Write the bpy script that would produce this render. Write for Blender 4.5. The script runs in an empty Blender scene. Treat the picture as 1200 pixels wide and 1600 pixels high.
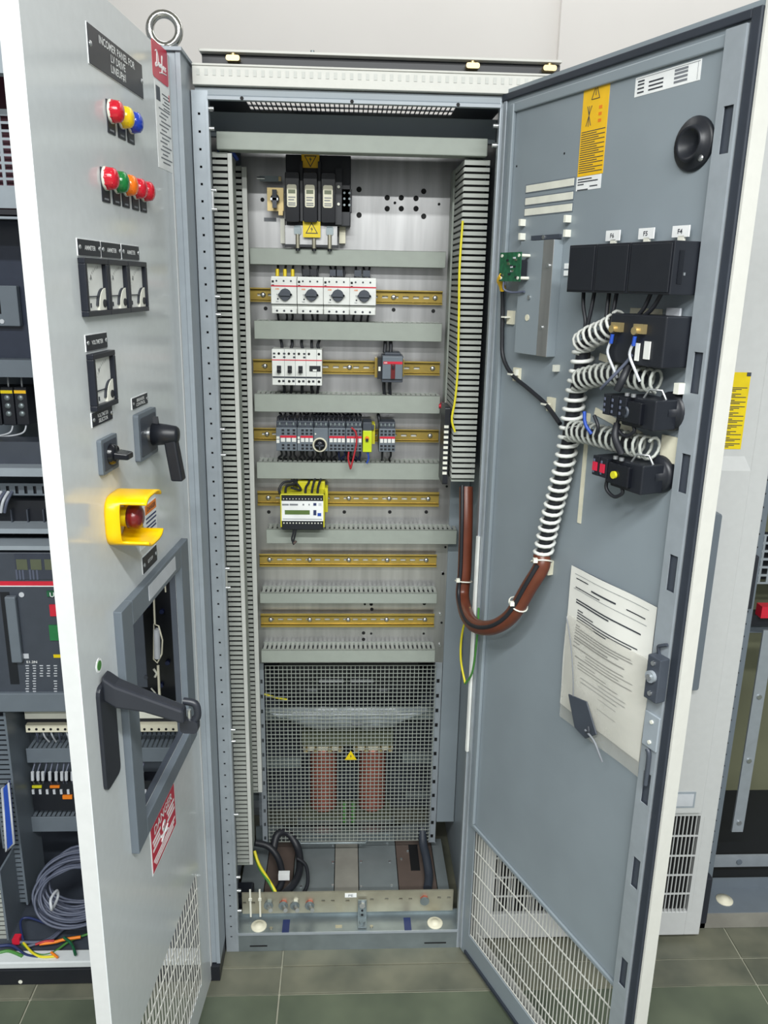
import bpy, bmesh, math, random
from mathutils import Vector, Matrix
random.seed(7)
D = bpy.data
COL = bpy.context.scene.collection
SC = bpy.context.scene

# ------------------------------------------------------------------ camera
CAMP = Vector((0.2891, -1.6984, 1.6431)); YAW, PIT, ROL, FPX = 0.0482, 0.2749, -0.0194, 1269.93
fw = Vector((math.sin(YAW)*math.cos(PIT), math.cos(YAW)*math.cos(PIT), -math.sin(PIT)))
r0 = Vector((math.cos(YAW), -math.sin(YAW), 0)); d0 = fw.cross(r0)
cr, sr = math.cos(ROL), math.sin(ROL)
rv = cr*r0 + sr*d0; dv = -sr*r0 + cr*d0
cam = D.cameras.new('camera'); co = D.objects.new('camera', cam); COL.objects.link(co)
cam.sensor_fit = 'VERTICAL'; cam.sensor_height = 24; cam.lens = 24*FPX/1600; cam.clip_start = 0.02
M = Matrix((( rv.x, -dv.x, -fw.x, CAMP.x), (rv.y, -dv.y, -fw.y, CAMP.y), (rv.z, -dv.z, -fw.z, CAMP.z), (0, 0, 0, 1)))
co.matrix_world = M
SC.camera = co

# ------------------------------------------------------------------ world, lamps, exposure
w = D.worlds.new('world'); SC.world = w; w.use_nodes = True
w.node_tree.nodes['Background'].inputs[0].default_value = (0.94, 0.98, 1.0, 1)
w.node_tree.nodes['Background'].inputs[1].default_value = 0.3
def area(name, loc, sx, sy, power, rot=(0, 0, 0)):
    l = D.lights.new(name, 'AREA'); l.shape = 'RECTANGLE'; l.size = sx; l.size_y = sy; l.energy = power
    l.color = (0.98, 1.0, 0.99)
    o = D.objects.new(name, l); COL.objects.link(o); o.location = loc; o.rotation_euler = rot
    return o
area('tube_or_fill_light', (0.3, -2.2, 2.95), 2.8, 0.16, 105)
area('tube_or_fill_light', (0.3, -3.65, 2.95), 2.8, 0.16, 120)
area('tube_or_fill_light', (0.9, 0.62, 2.95), 2.6, 0.16, 9)  # added fill lamp above the cabinets, brightens the wall behind them
SC.view_settings.view_transform = 'Standard'; SC.view_settings.look = 'None'
SC.view_settings.gamma = 1; SC.view_settings.use_curve_mapping = False
SC.view_settings.exposure = 0.35

# ------------------------------------------------------------------ materials
MATS = {}
def lin(c):
    return tuple(((v/255)/12.92 if v <= 10 else ((v/255+0.055)/1.055)**2.4) for v in c)
def mat(name, rgb, rough=0.5, metal=0.0, var=0.06, scale=30, bump=0.0, alpha=1.0, trans=0.0, emit=0.0, coat=0.0, rgb2=None, stretch=None):
    if name in MATS: return MATS[name]
    m = D.materials.new(name); m.use_nodes = True; nt = m.node_tree; b = nt.nodes['Principled BSDF']
    c = lin(rgb)
    tc = nt.nodes.new('ShaderNodeTexCoord'); nz = nt.nodes.new('ShaderNodeTexNoise')
    nz.inputs['Scale'].default_value = scale; nz.inputs['Detail'].default_value = 3
    if stretch:
        mp = nt.nodes.new('ShaderNodeMapping'); mp.inputs['Scale'].default_value = stretch
        nt.links.new(tc.outputs['Object'], mp.inputs[0]); nt.links.new(mp.outputs[0], nz.inputs['Vector'])
    else:
        nt.links.new(tc.outputs['Object'], nz.inputs['Vector'])
    rp = nt.nodes.new('ShaderNodeValToRGB')
    lo = lin(rgb2) if rgb2 else tuple(v*(1-var) for v in c)
    hi = c if rgb2 else tuple(min(1, v*(1+var)) for v in c)
    rp.color_ramp.elements[0].color = (*lo, 1); rp.color_ramp.elements[1].color = (*hi, 1)
    rp.color_ramp.elements[0].position = 0.32; rp.color_ramp.elements[1].position = 0.68
    nt.links.new(nz.outputs[0], rp.inputs[0]); nt.links.new(rp.outputs[0], b.inputs['Base Color'])
    b.inputs['Roughness'].default_value = rough; b.inputs['Metallic'].default_value = metal
    if coat: b.inputs['Coat Weight'].default_value = coat; b.inputs['Coat Roughness'].default_value = 0.15
    if bump:
        bp = nt.nodes.new('ShaderNodeBump'); bp.inputs['Strength'].default_value = bump; bp.inputs['Distance'].default_value = 0.002
        nt.links.new(nz.outputs[0], bp.inputs['Height']); nt.links.new(bp.outputs[0], b.inputs['Normal'])
    if alpha < 1: b.inputs['Alpha'].default_value = alpha
    if trans: b.inputs['Transmission Weight'].default_value = trans
    if emit: b.inputs['Emission Color'].default_value = (*c, 1); b.inputs['Emission Strength'].default_value = emit
    MATS[name] = m; return m
mat('panel_white', (196, 198, 198), 0.38, 0, 0.02, 60, 0.03)
mat('white_paint', (203, 203, 197), 0.4, 0, 0.02, 60, 0.03)
mat('door_paint', (208, 213, 215), 0.15, 0, 0.02, 60, 0.01)
mat('cabinet_grey', (150, 159, 167), 0.4, 0, 0.03, 50, 0.03)
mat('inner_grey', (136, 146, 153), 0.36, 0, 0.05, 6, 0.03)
mat('rail_grey', (158, 166, 173), 0.38, 0.25, 0.05, 40)
mat('duct_grey', (153, 160, 152), 0.55, 0, 0.03, 40)
mat('duct_finger', (168, 172, 166), 0.55, 0, 0.03, 40)
mat('duct_light', (196, 198, 193), 0.5, 0, 0.03, 40)
mat('dark_grey', (64, 70, 80), 0.45)
mat('frame_grey', (104, 113, 122), 0.4, 0, 0.03)
mat('black_plastic', (26, 29, 36), 0.42)
mat('black_gloss', (18, 20, 26), 0.22)
mat('rubber', (44, 50, 60), 0.55)
mat('handle_black', (38, 41, 49), 0.4)
mat('steel', (205, 208, 210), 0.28, 0.9, 0.08, 80)
mat('zinc_plate', (184, 184, 184), 0.32, 0.8, 0.16, 9, 0.05, stretch=(4, 4, 0.35))
mat('galvanised', (132, 142, 145), 0.42, 0.6, 0.14, 14)
mat('dull_zinc', (170, 166, 148), 0.42, 0.6, 0.12, 18)
mat('brass_rail', (178, 154, 80), 0.3, 0.55, 0.12, 16)
mat('brass', (192, 172, 124), 0.35, 0.7)
mat('copper', (176, 100, 84), 0.42, 0.4, 0.15, 40)
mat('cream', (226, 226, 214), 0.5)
mat('white_plastic', (226, 228, 224), 0.42)
mat('label_white', (236, 238, 238), 0.5)
mat('paper', (228, 228, 222), 0.4, 0, 0.03, 14, 0.7)
mat('pouch', (212, 210, 200), 0.2, 0, 0.05, 16, 0.9, alpha=0.38)
mat('print_dark', (52, 56, 64), 0.6)
mat('print_grey', (120, 124, 130), 0.6)
mat('sign_black', (26, 30, 40), 0.36)
mat('red', (206, 36, 58), 0.35)
mat('red_sign', (200, 38, 66), 0.35)
mat('red_lens', (206, 20, 44), 0.22, coat=0.5)
mat('dark_red', (104, 22, 24), 0.3, coat=0.4)
mat('yellow_lens', (246, 208, 0), 0.22, coat=0.5)
mat('blue_lens', (26, 62, 182), 0.22, coat=0.5)
mat('green_lens', (20, 122, 56), 0.22, coat=0.5)
mat('orange_lens', (250, 122, 16), 0.22, coat=0.5)
mat('yellow', (226, 200, 16), 0.4)
mat('shroud_yellow', (255, 200, 0), 0.3)
mat('sticker_yellow', (240, 190, 30), 0.42)
mat('orange', (232, 128, 30), 0.5)
mat('lime', (196, 214, 30), 0.4)
mat('relay_yellow', (206, 200, 40), 0.4)
mat('green', (40, 120, 70), 0.4)
mat('pcb_green', (30, 92, 62), 0.4, 0, 0.3, 120)
mat('lcd', (92, 116, 62), 0.25)
mat('blue', (36, 74, 168), 0.45)
mat('navy', (40, 52, 96), 0.5)
mat('wire_black', (32, 34, 40), 0.5)
mat('wire_grey', (86, 92, 110), 0.45, 0, 0.05)
mat('wire_light', (196, 200, 206), 0.45)
mat('wire_red', (176, 44, 52), 0.45)
mat('wire_green', (70, 130, 60), 0.45)
mat('wire_yellow', (216, 204, 44), 0.45)
mat('hose_brown', (100, 52, 36), 0.34, 0, 0.12, 25)
mat('plate_brown', (88, 76, 70), 0.55, 0, 0.12, 12)
mat('plate_grey', (122, 130, 132), 0.5, 0.3, 0.1, 12)
mat('plate_pale', (152, 150, 142), 0.5, 0.3, 0.12, 14)
mat('tape', (222, 218, 196), 0.6)
mat('maroon', (84, 34, 52), 0.4)
mat('smoked', (54, 60, 74), 0.2)
mat('core_steel', (98, 104, 84), 0.5, 0.3)
mat('clear_sheet', (190, 200, 206), 0.25, 0, 0.1, 12, 0.3, alpha=0.55)
mat('mesh_wire', (168, 174, 168), 0.4, 0.4)
mat('olive_panel', (112, 114, 92), 0.35, 0, 0.2, 3)
mat('eye_steel', (190, 190, 186), 0.16, 1.0, 0.1, 60)
mat('grout', (150, 150, 134), 0.8, 0, 0.1, 40)
mat('wall_paint', (226, 222, 218), 0.7, 0, 0.02, 3)
mat('hole_black', (10, 11, 14), 0.7)
def tile_mat():
    m = mat('stone_tile', (116, 116, 100), 0.42, 0, 0.1, 7, 0.25, rgb2=(80, 84, 74))
    return m
tile_mat()
mat('stone_tile_green', (96, 104, 86), 0.4, 0, 0.1, 5, 0.25, rgb2=(70, 78, 66))
MT = MATS

# ------------------------------------------------------------------ mesh builder
class MB:
    def __init__(s): s.v = []; s.f = []; s.mi = []; s.sm = []; s.mats = []; s.T = None
    def m(s, name):
        if name not in s.mats: s.mats.append(name)
        return s.mats.index(name)
    def add(s, vs, fs, m, smooth=False):
        k = len(s.v); i = s.m(m)
        for p in vs:
            p = Vector(p)
            s.v.append(tuple(s.T @ p) if s.T else tuple(p))
        for f in fs: s.f.append([k+q for q in f]); s.mi.append(i); s.sm.append(smooth)
    def box(s, x0, x1, y0, y1, z0, z1, m):
        if x0 > x1: x0, x1 = x1, x0
        if y0 > y1: y0, y1 = y1, y0
        if z0 > z1: z0, z1 = z1, z0
        vs = [(x, y, z) for z in (z0, z1) for y in (y0, y1) for x in (x0, x1)]
        s.add(vs, [(0, 2, 3, 1), (4, 5, 7, 6), (0, 1, 5, 4), (2, 6, 7, 3), (0, 4, 6, 2), (1, 3, 7, 5)], m)
        return s
    def rbox(s, x0, x1, y0, y1, z0, z1, m, r=0.004, axis='y', n=3):
        """box with rounded corners about one axis"""
        A = {'y': (x0, x1, z0, z1), 'x': (y0, y1, z0, z1), 'z': (x0, x1, y0, y1)}[axis]
        a0, a1, b0, b1 = A; poly = []
        for cx, cy, st in ((a1-r, b1-r, 0), (a0+r, b1-r, 90), (a0+r, b0+r, 180), (a1-r, b0+r, 270)):
            for k in range(n+1):
                t = math.radians(st+90*k/n); poly.append((cx+r*math.cos(t), cy+r*math.sin(t)))
        lo, hi = {'y': (y0, y1), 'x': (x0, x1), 'z': (z0, z1)}[axis]
        return s.prism(poly, axis, lo, hi, m)
    def prism(s, poly, axis, lo, hi, m, smooth=False):
        n = len(poly)
        mk = {'y': lambda a, b, t: (a, t, b), 'x': lambda a, b, t: (t, a, b), 'z': lambda a, b, t: (a, b, t)}[axis]
        vs = [mk(a, b, lo) for a, b in poly] + [mk(a, b, hi) for a, b in poly]
        fs = [list(range(n)), list(range(2*n-1, n-1, -1))] + [(i, i+n, (i+1) % n+n, (i+1) % n) for i in range(n)]
        s.add(vs, fs, m, smooth); return s
    def cyl(s, p0, p1, r, m, r1=None, n=14, smooth=True):
        p0, p1 = Vector(p0), Vector(p1); r1 = r if r1 is None else r1
        ax = (p1-p0).normalized(); u = ax.orthogonal().normalized(); v = ax.cross(u)
        ring = [(u*math.cos(2*math.pi*k/n)+v*math.sin(2*math.pi*k/n)) for k in range(n)]
        vs = [p0+q*r for q in ring]+[p1+q*r1 for q in ring]
        s.add(vs, [(k, (k+1) % n, (k+1) % n+n, k+n) for k in range(n)], m, smooth)
        k = len(s.v)
        s.add([p0+q*r for q in ring], [list(range(n-1, -1, -1))], m)
        s.add([p1+q*r1 for q in ring], [list(range(n))], m)
        return s
    def lathe(s, org, ax, prof, m, n=20, smooth=True):
        org = Vector(org); ax = Vector(ax).normalized(); u = ax.orthogonal().normalized(); v = ax.cross(u)
        vs = []; L = len(prof)
        for t, r in prof:
            for k in range(n):
                a = 2*math.pi*k/n; vs.append(org+ax*t+(u*math.cos(a)+v*math.sin(a))*r)
        fs = [(i*n+k, i*n+(k+1) % n, (i+1)*n+(k+1) % n, (i+1)*n+k) for i in range(L-1) for k in range(n)]
        s.add(vs, fs, m, smooth); return s
    def tube(s, pts, r, m, n=8, smooth_path=True, sub=5, closed=False):
        pts = [Vector(p) for p in pts]
        if smooth_path and len(pts) > 2:
            q = []; N = len(pts)
            rng = range(N) if closed else range(N-1)
            for i in rng:
                if closed: a, b, c, d = pts[(i-1) % N], pts[i], pts[(i+1) % N], pts[(i+2) % N]
                else: a, b, c, d = pts[max(i-1, 0)], pts[i], pts[i+1], pts[min(i+2, N-1)]
                for k in range(sub):
                    t = k/sub
                    q.append(0.5*((2*b)+(c-a)*t+(2*a-5*b+4*c-d)*t*t+(3*b-a-3*c+d)*t**3))
            if not closed: q.append(pts[-1])
            pts = q
        N = len(pts); vs = []; prev = None
        for i, p in enumerate(pts):
            if closed: t = pts[(i+1) % N]-pts[i-1]
            else: t = pts[min(i+1, N-1)]-pts[max(i-1, 0)]
            t.normalize()
            u = t.orthogonal().normalized() if prev is None else (prev-t*prev.dot(t)).normalized()
            prev = u; v = t.cross(u)
            for k in range(n):
                a = 2*math.pi*k/n; vs.append(p+(u*math.cos(a)+v*math.sin(a))*r)
        fs = [(i*n+k, i*n+(k+1) % n, ((i+1) % N)*n+(k+1) % n, ((i+1) % N)*n+k) for i in range(N if closed else N-1) for k in range(n)]
        s.add(vs, fs, m, True)
        if not closed:
            s.add(vs[:n], [list(range(n-1, -1, -1))], m); s.add(vs[-n:], [list(range(n))], m)
        return s
    def perf(s, axis, u0, u1, v0, v1, t0, t1, holes, m):
        """sheet with rectangular holes: holes = (a0,a1,b0,b1) in the sheet plane; axis = normal"""
        U = sorted({u0, u1, *[max(u0, min(u1, h[i])) for h in holes for i in (0, 1)]})
        V = sorted({v0, v1, *[max(v0, min(v1, h[i])) for h in holes for i in (2, 3)]})
        nu, nv = len(U)-1, len(V)-1
        sol = [[True]*nv for _ in range(nu)]
        iu = {x: i for i, x in enumerate(U)}; iv = {x: i for i, x in enumerate(V)}
        cl = lambda x, a, b: max(a, min(b, x))
        for h in holes:
            for i in range(iu[cl(h[0], u0, u1)], iu[cl(h[1], u0, u1)]):
                for j in range(iv[cl(h[2], v0, v1)], iv[cl(h[3], v0, v1)]): sol[i][j] = False
        mk = {'y': lambda a, b, t: (a, t, b), 'x': lambda a, b, t: (t, a, b), 'z': lambda a, b, t: (a, b, t)}[axis]
        # merge solid cells along v, then emit boxes without inner walls
        for i in range(nu):
            j = 0
            while j < nv:
                if not sol[i][j]: j += 1; continue
                k = j
                while k+1 < nv and sol[i][k+1]: k += 1
                a0, a1, b0, b1 = U[i], U[i+1], V[j], V[k+1]
                vs = [mk(a, b, t) for t in (t0, t1) for b in (b0, b1) for a in (a0, a1)]
                fs = [(0, 2, 3, 1), (4, 5, 7, 6), (0, 1, 5, 4), (2, 6, 7, 3)]
                full = lambda q: 0 <= q < nu and all(sol[q][x] for x in range(j, k+1))
                if not full(i-1): fs.append((0, 4, 6, 2))
                if not full(i+1): fs.append((1, 3, 7, 5))
                s.add(vs, fs, m); j = k+1
        return s
    def text(s, body, org, xd, yd, width, height, m, bold=0.0):
        vs, fs, (w_, h_) = text_mesh(body)
        org, xd, yd = Vector(org), Vector(xd), Vector(yd)
        sx = width/max(w_, 1e-6); sy = height/max(h_, 1e-6)
        s.add([org+xd*(x*sx-width/2)+yd*(y*sy-height/2) for x, y in vs], fs, m); return s
    def quad(s, a, b, c, d, m): s.add([a, b, c, d], [(0, 1, 2, 3)], m); return s
    def build(s, name, parent=None, bevel=0, loc=None, rot=0, off=None, **kw):
        me = D.meshes.new(name)
        vs = s.v if off is None else [(x-off[0], y-off[1], z-off[2]) for x, y, z in s.v]
        me.from_pydata(vs, [], s.f)
        for mn in s.mats: me.materials.append(MT[mn])
        me.polygons.foreach_set('material_index', s.mi); me.polygons.foreach_set('use_smooth', s.sm)
        bm = bmesh.new(); bm.from_mesh(me); bmesh.ops.recalc_face_normals(bm, faces=bm.faces); bm.to_mesh(me); bm.free()
        me.update()
        o = D.objects.new(name, me); COL.objects.link(o)
        if parent: o.parent = parent
        if loc is not None: o.location = loc
        if rot: o.rotation_euler = (0, 0, rot)
        if bevel:
            b = o.modifiers.new('bevel', 'BEVEL'); b.width = bevel; b.segments = 2; b.limit_method = 'ANGLE'
        tag(o, **kw); return o
TXT = {}
def text_mesh(body):
    if body in TXT: return TXT[body]
    c = D.curves.new('lettering', 'FONT'); c.body = body; c.resolution_u = 2; c.offset = 0.014; c.align_x = 'CENTER'; c.space_line = 0.95
    o = D.objects.new('lettering', c); me = o.to_mesh()
    vs = [(v.co.x, v.co.y) for v in me.vertices]; fs = [list(p.vertices) for p in me.polygons]
    o.to_mesh_clear(); D.objects.remove(o); D.curves.remove(c)
    x0 = min(v[0] for v in vs); x1 = max(v[0] for v in vs); y0 = min(v[1] for v in vs); y1 = max(v[1] for v in vs)
    TXT[body] = ([(x-x0, y-y0) for x, y in vs], fs, (x1-x0, y1-y0)); return TXT[body]
def tag(o, label=None, cat=None, group=None, kind=None):
    if label: o['label'] = label
    if cat: o['category'] = cat
    if group: o['group'] = group
    if kind: o['kind'] = kind
    return o
def thing(name, loc, label, cat, rot=0, group=None):
    o = D.objects.new(name, None); o.empty_display_size = 0.02; COL.objects.link(o)
    o.location = loc; o.rotation_euler = (0, 0, rot); return tag(o, label, cat, group)
def copy_tree(o, loc, label, group=None):
    c = o.copy(); COL.objects.link(c); c.location = loc; c['label'] = label
    if group: c['group'] = group
    for ch in list(o.children):
        d = ch.copy(); COL.objects.link(d); d.parent = c
        for g in list(ch.children):
            e = g.copy(); COL.objects.link(e); e.parent = d
    return c
# a pixel of the 1200x1600 frame on a plane of the room -> a point
def ray(px, py): return rv*((px-600)/FPX)+dv*((py-800)/FPX)+fw
def at(px, py, Y): d = ray(px, py); return CAMP+d*((Y-CAMP.y)/d.y)
def atz(px, py, Z): d = ray(px, py); return CAMP+d*((Z-CAMP.z)/d.z)

# ------------------------------------------------------------------ the room
fl = MB().box(-2.2, 3.2, -3.2, 0.95, -0.06, -0.004, 'grout').build('floor', kind='structure')
ys = [0.95, 0.62, -0.05, -0.132, -0.72, -1.3, -1.9]
xs = [0.136+0.585*k for k in range(-4, 6)]
base_tile = {}
for j in range(len(ys)-1):
    for i in range(len(xs)-1):
        a, b, c, d = xs[i]+0.002, xs[i+1]-0.002, ys[j+1]+0.002, ys[j]-0.002
        MB().box(a, b, c, d, -0.03, 0.0+random.uniform(-0.0012, 0.0006), 'stone_tile' if j < 3 else 'stone_tile_green').build('tile', fl, bevel=0.0015)
MB().box(-2.2, 0.889, 0.9, 0.95, 0, 3.1, 'wall_paint').build('wall_back', kind='structure')
MB().box(0.889, 3.2, 0.88, 0.95, 0, 3.1, 'wall_paint').build('wall_right', kind='structure')
MB().box(-2.2, 3.2, -4.6, 0.95, 3.1, 3.14, 'wall_paint').build('ceiling', kind='structure')

# ------------------------------------------------------------------ centre cabinet
W, H = 0.584, 2.0
CO = (0.292, 0.29, 0.0)
cab = thing('electrical_cabinet', CO, 'tall open grey steel cabinet in the middle, full of wiring and rails', 'cabinet')
def cp(mb, name, parent=None, **k): return mb.build(name, parent or cab, off=CO, **k)
def holes_v(xc, z0, z1, n, hw=0.0022): return [(xc-hw, xc+hw, z0+(z1-z0)*(k+0.5)/n-hw, z0+(z1-z0)*(k+0.5)/n+hw) for k in range(n)]
# posts: perforated face, two folded returns
p = MB().perf('y', -0.0075, 0.0235, 0.0, 1.985, 0.0, 0.002, holes_v(0.006, 0.03, 1.96, 62), 'rail_grey')
p.box(-0.0075, -0.0055, 0.002, 0.03, 0, 1.985, 'rail_grey').box(0.0215, 0.0235, 0.002, 0.02, 0.03, 1.975, 'rail_grey').box(0.0165, 0.018, -0.0012, 0, 0.03, 1.97, 'rail_grey')
p.box(-0.0055, 0.0215, 0.008, 0.010, 0.0, 1.985, 'hole_black')
post = cp(p, 'frame_post')
p = MB().perf('y', 0.579, 0.606, 0.0, 1.985, 0.0, 0.002, holes_v(0.596, 0.03, 1.96, 62), 'rail_grey')
p.box(0.604, 0.606, 0.002, 0.03, 0, 1.985, 'rail_grey').box(0.579, 0.581, 0.002, 0.02, 0.03, 1.975, 'rail_grey')
p.box(0.581, 0.604, 0.008, 0.010, 0, 1.985, 'hole_black')
cp(p, 'frame_post')
for x in (-0.0075, 0.576): cp(MB().box(x, x+0.03, 0.55, 0.58, 0, 1.985, 'rail_grey'), 'frame_post')
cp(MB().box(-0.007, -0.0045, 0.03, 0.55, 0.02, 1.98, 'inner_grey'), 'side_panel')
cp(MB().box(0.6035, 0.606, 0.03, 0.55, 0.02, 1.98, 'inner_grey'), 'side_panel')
cp(MB().box(-0.0075, 0.606, 0.58, 0.584, 0.0, 1.98, 'dark_grey'), 'back_panel')  # dark colour stands in for the shade deep behind the mesh
# bolts along the left post
for zz in (1.955, 1.92, 1.81, 1.775, 1.61, 1.575, 1.34, 1.285, 1.03, 0.985, 0.63, 0.6, 0.4, 0.22, 0.18, 0.12):
    cp(MB().cyl((0.0235, 0.006, zz), (0.033, 0.006, zz), 0.004, 'steel', n=8), 'bolt')
for zz in (1.94, 1.905): cp(MB().cyl((0.579, 0.012, zz), (0.569, 0.012, zz), 0.0045, 'steel', n=8), 'bolt')
for za, zb in ((1.775, 1.81), (0.6, 0.63), (0.985, 1.03)):
    cp(MB().box(0.0236, 0.027, 0.003, 0.010, za, zb, 'steel'), 'clip')
# head of the cabinet
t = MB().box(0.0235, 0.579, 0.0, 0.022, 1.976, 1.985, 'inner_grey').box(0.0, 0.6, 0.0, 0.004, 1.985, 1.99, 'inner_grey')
t.prism([(0.0, 1.978), (-0.005, 1.975), (-0.0055, 1.969), (0.002, 1.968), (0.022, 1.976), (0.022, 1.978)], 'x', 0.0235, 0.579, 'cabinet_grey')
tr = cp(t, 'top_rail')
for x in (0.088, 0.295, 0.497): cp(MB().cyl((x, -0.0065, 1.972), (x, 0.001, 1.972), 0.0035, 'hole_black', n=8), 'hole', tr)
vh = [(0.083+0.0099*k, 0.0905+0.0099*k, y0, y1) for k in range(43) for (y0, y1) in ((0.062, 0.098), (0.108, 0.144), (0.154, 0.19))]
cp(MB().perf('z', 0.0, 0.6, 0.022, 0.55, 1.988, 1.990, vh, 'dark_grey'), 'vented_top_plate')
rim = cp(MB().box(-0.002, 0.70, -0.012, 0.012, 1.992, 2.024, 'white_paint').box(-0.002, 0.70, -0.014, 0.03, 2.024, 2.028, 'white_paint'), 'roof_rim', bevel=0.0012)
q = MB()
for k in range(46): q.box(0.006+0.015*k, 0.012+0.015*k, -0.013, -0.0119, 2.008, 2.019, 'duct_light')
cp(q, 'rim_knurl', rim)
cp(MB().box(0.008, 0.70, 0.046, 0.052, 2.03, 2.057, 'black_plastic'), 'roof_gap_strip')
roof = cp(MB().box(0.005, 0.70, 0.03, 0.26, 2.058, 2.063, 'white_paint'), 'roof', bevel=0.001)
for px in (365, 738, 858):
    x = at(px, 98, 0.04).x
    cp(MB().rbox(x-0.013, x+0.013, 0.028, 0.046, 2.043, 2.053, 'brass', 0.004).cyl((x, 0.036, 2.053), (x, 0.036, 2.057), 0.005, 'brass', n=10), 'spacer')
x = at(488, 88, 0.06).x
cp(MB().box(x-0.010, x+0.006, 0.06, 0.075, 2.063, 2.066, 'galvanised').cyl((x, 0.068, 2.066), (x, 0.068, 2.074), 0.004, 'galvanised', n=8), 'bolt', roof)
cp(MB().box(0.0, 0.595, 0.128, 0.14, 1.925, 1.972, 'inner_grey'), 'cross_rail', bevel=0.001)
cp(MB().box(0.024, 0.572, 0.085, 0.125, 1.895, 1.929, 'duct_grey'), 'front_beam', bevel=0.002)
# mounting plate
mp = cp(MB().box(0.046, 0.579, 0.302, 0.305, 0.655, 1.955, 'zinc_plate'), 'mounting_plate')
HP = [(561, 296, 4), (605, 309, 4), (627, 309, 4), (650, 310, 4), (605, 326, 4), (627, 326, 4), (650, 326, 4), (662, 299, 4), (561, 336, 4), (662, 338, 4), (617, 317, 2), (410, 312, 3), (686, 319, 2),
      (415, 482, 3), (615, 484, 3), (677, 486, 3), (698, 760, 2), (420, 800, 3), (538, 800, 3), (609, 800, 3), (666, 800, 3), (696, 855, 2), (580, 944, 3), (570, 944, 2), (581, 952, 3), (663, 943, 3), (568, 989, 3), (580, 990, 2), (662, 990, 2), (568, 999, 3), (690, 973, 2)]
q = MB()
for px, py, r in HP:
    c = at(px, py, 0.3015); q.cyl((c.x, 0.3008, c.z), (c.x, 0.303, c.z), r*0.00155, 'hole_black', n=10)
cp(q, 'drilled_holes', mp)
q = MB()
for px, py in ((692, 896), (688, 960), (687, 1008), (692, 896)):
    c = at(px, py, 0.3); q.cyl((c.x, 0.297, c.z), (c.x, 0.302, c.z), 0.0035, 'steel', n=8)
cp(q, 'plate_screws', mp)
# lower side rail, perforated
cp(MB().perf('y', 0.532, 0.552, 0.085, 0.655, 0.3, 0.302, [(0.538, 0.546, 0.1+0.045*k, 0.112+0.045*k) for k in range(12)], 'rail_grey').box(0.534, 0.55, 0.306, 0.308, 0.085, 0.655, 'hole_black'), 'perforated_rail')
cp(MB().perf('y', 0.056, 0.070, 0.085, 0.655, 0.3, 0.302, [(0.060, 0.066, 0.1+0.045*k, 0.112+0.045*k) for k in range(12)], 'rail_grey'), 'perforated_rail')
cp(MB().box(0.553, 0.602, 0.292, 0.302, 0.16, 1.18, 'inner_grey'), 'edge_panel')
# base
b = MB().box(0.0235, 0.579, 0.0, 0.004, 0.0, 0.057, 'galvanised').box(0.0, 0.6, 0.004, 0.06, 0.053, 0.057, 'galvanised').box(0.0, 0.6, 0.056, 0.06, 0.057, 0.068, 'galvanised').box(0.022, 0.580, -0.003, 0.0, 0.051, 0.0572, 'rail_grey')
br = cp(b, 'bottom_rail')
q = MB()
for px, py, w_ in ((404, 1478, 0.022), (680, 1473, 0.028)):
    c = at(px, py, 0.0); q.box(c.x-w_, c.x+w_, -0.0008, 0.002, c.z-0.0018, c.z+0.0018, 'hole_black')
cp(q, 'slot', br)
q = MB()
for x in (0.142, 0.453): q.box(x-0.009, x+0.009, -0.001, 0.042, 0.057, 0.0576, 'navy')
cp(q, 'blue_mark', br)
for x in (0.073, 0.524):
    cp(MB().lathe((x, 0.021, 0.057), (0, 0, 1), [(0, 0.020), (0.003, 0.020), (0.004, 0.018), (0.004, 0.010), (0.007, 0.009), (0.007, 0.0)], 'tape', 20), 'washer', br)
for x in (0.105, 0.36): cp(MB().cyl((x, 0.012, 0.057), (x, 0.012, 0.061), 0.004, 'dull_zinc', n=8), 'bolt', br)
cp(MB().box(0.268, 0.285, 0.01, 0.02, 0.057, 0.0585, 'dull_zinc'), 'catch', br)
PL = [(375, 418, 'plate_grey'), (418, 460, 'plate_brown'), (460, 523, 'plate_grey'), (523, 560, 'plate_pale'), (560, 620, 'plate_grey'), (620, 678, 'plate_brown'), (678, 712, 'plate_grey')]
for a, b_, m_ in PL:
    x0 = max(0.006, atz(a, 1350, 0.05).x); x1 = min(0.578, atz(b_, 1350, 0.05).x)
    cp(MB().box(x0+0.001, x1-0.001, 0.065, 0.36, 0.046, 0.05+0.0008*random.random(), m_), 'gland_plate', bevel=0.0008)
q = MB()
for px, py in ((425, 1316), (440, 1350), (520, 1320), (520, 1347), (520, 1383), (563, 1319), (564, 1346), (564, 1385), (605, 1318), (609, 1346), (612, 1383), (627, 1342), (637, 1330), (680, 1315), (470, 1385)):
    c = atz(px, py, 0.052); q.cyl((c.x, c.y, 0.05), (c.x, c.y, 0.053), 0.0035, 'steel', n=8)
cp(q, 'plate_screws')
c0 = atz(648, 1320, 0.0515); c1 = atz(650, 1360, 0.0515)
cp(MB().box(c1.x-0.014, c1.x+0.012, c1.y, c0.y, 0.0505, 0.052, 'hole_black'), 'gland_slot')
cp(MB().box(0.03, 0.555, 0.36, 0.366, 0.045, 0.098, 'galvanised').box(0.11, 0.46, 0.33, 0.366, 0.094, 0.098, 'galvanised'), 'back_sill')
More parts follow.
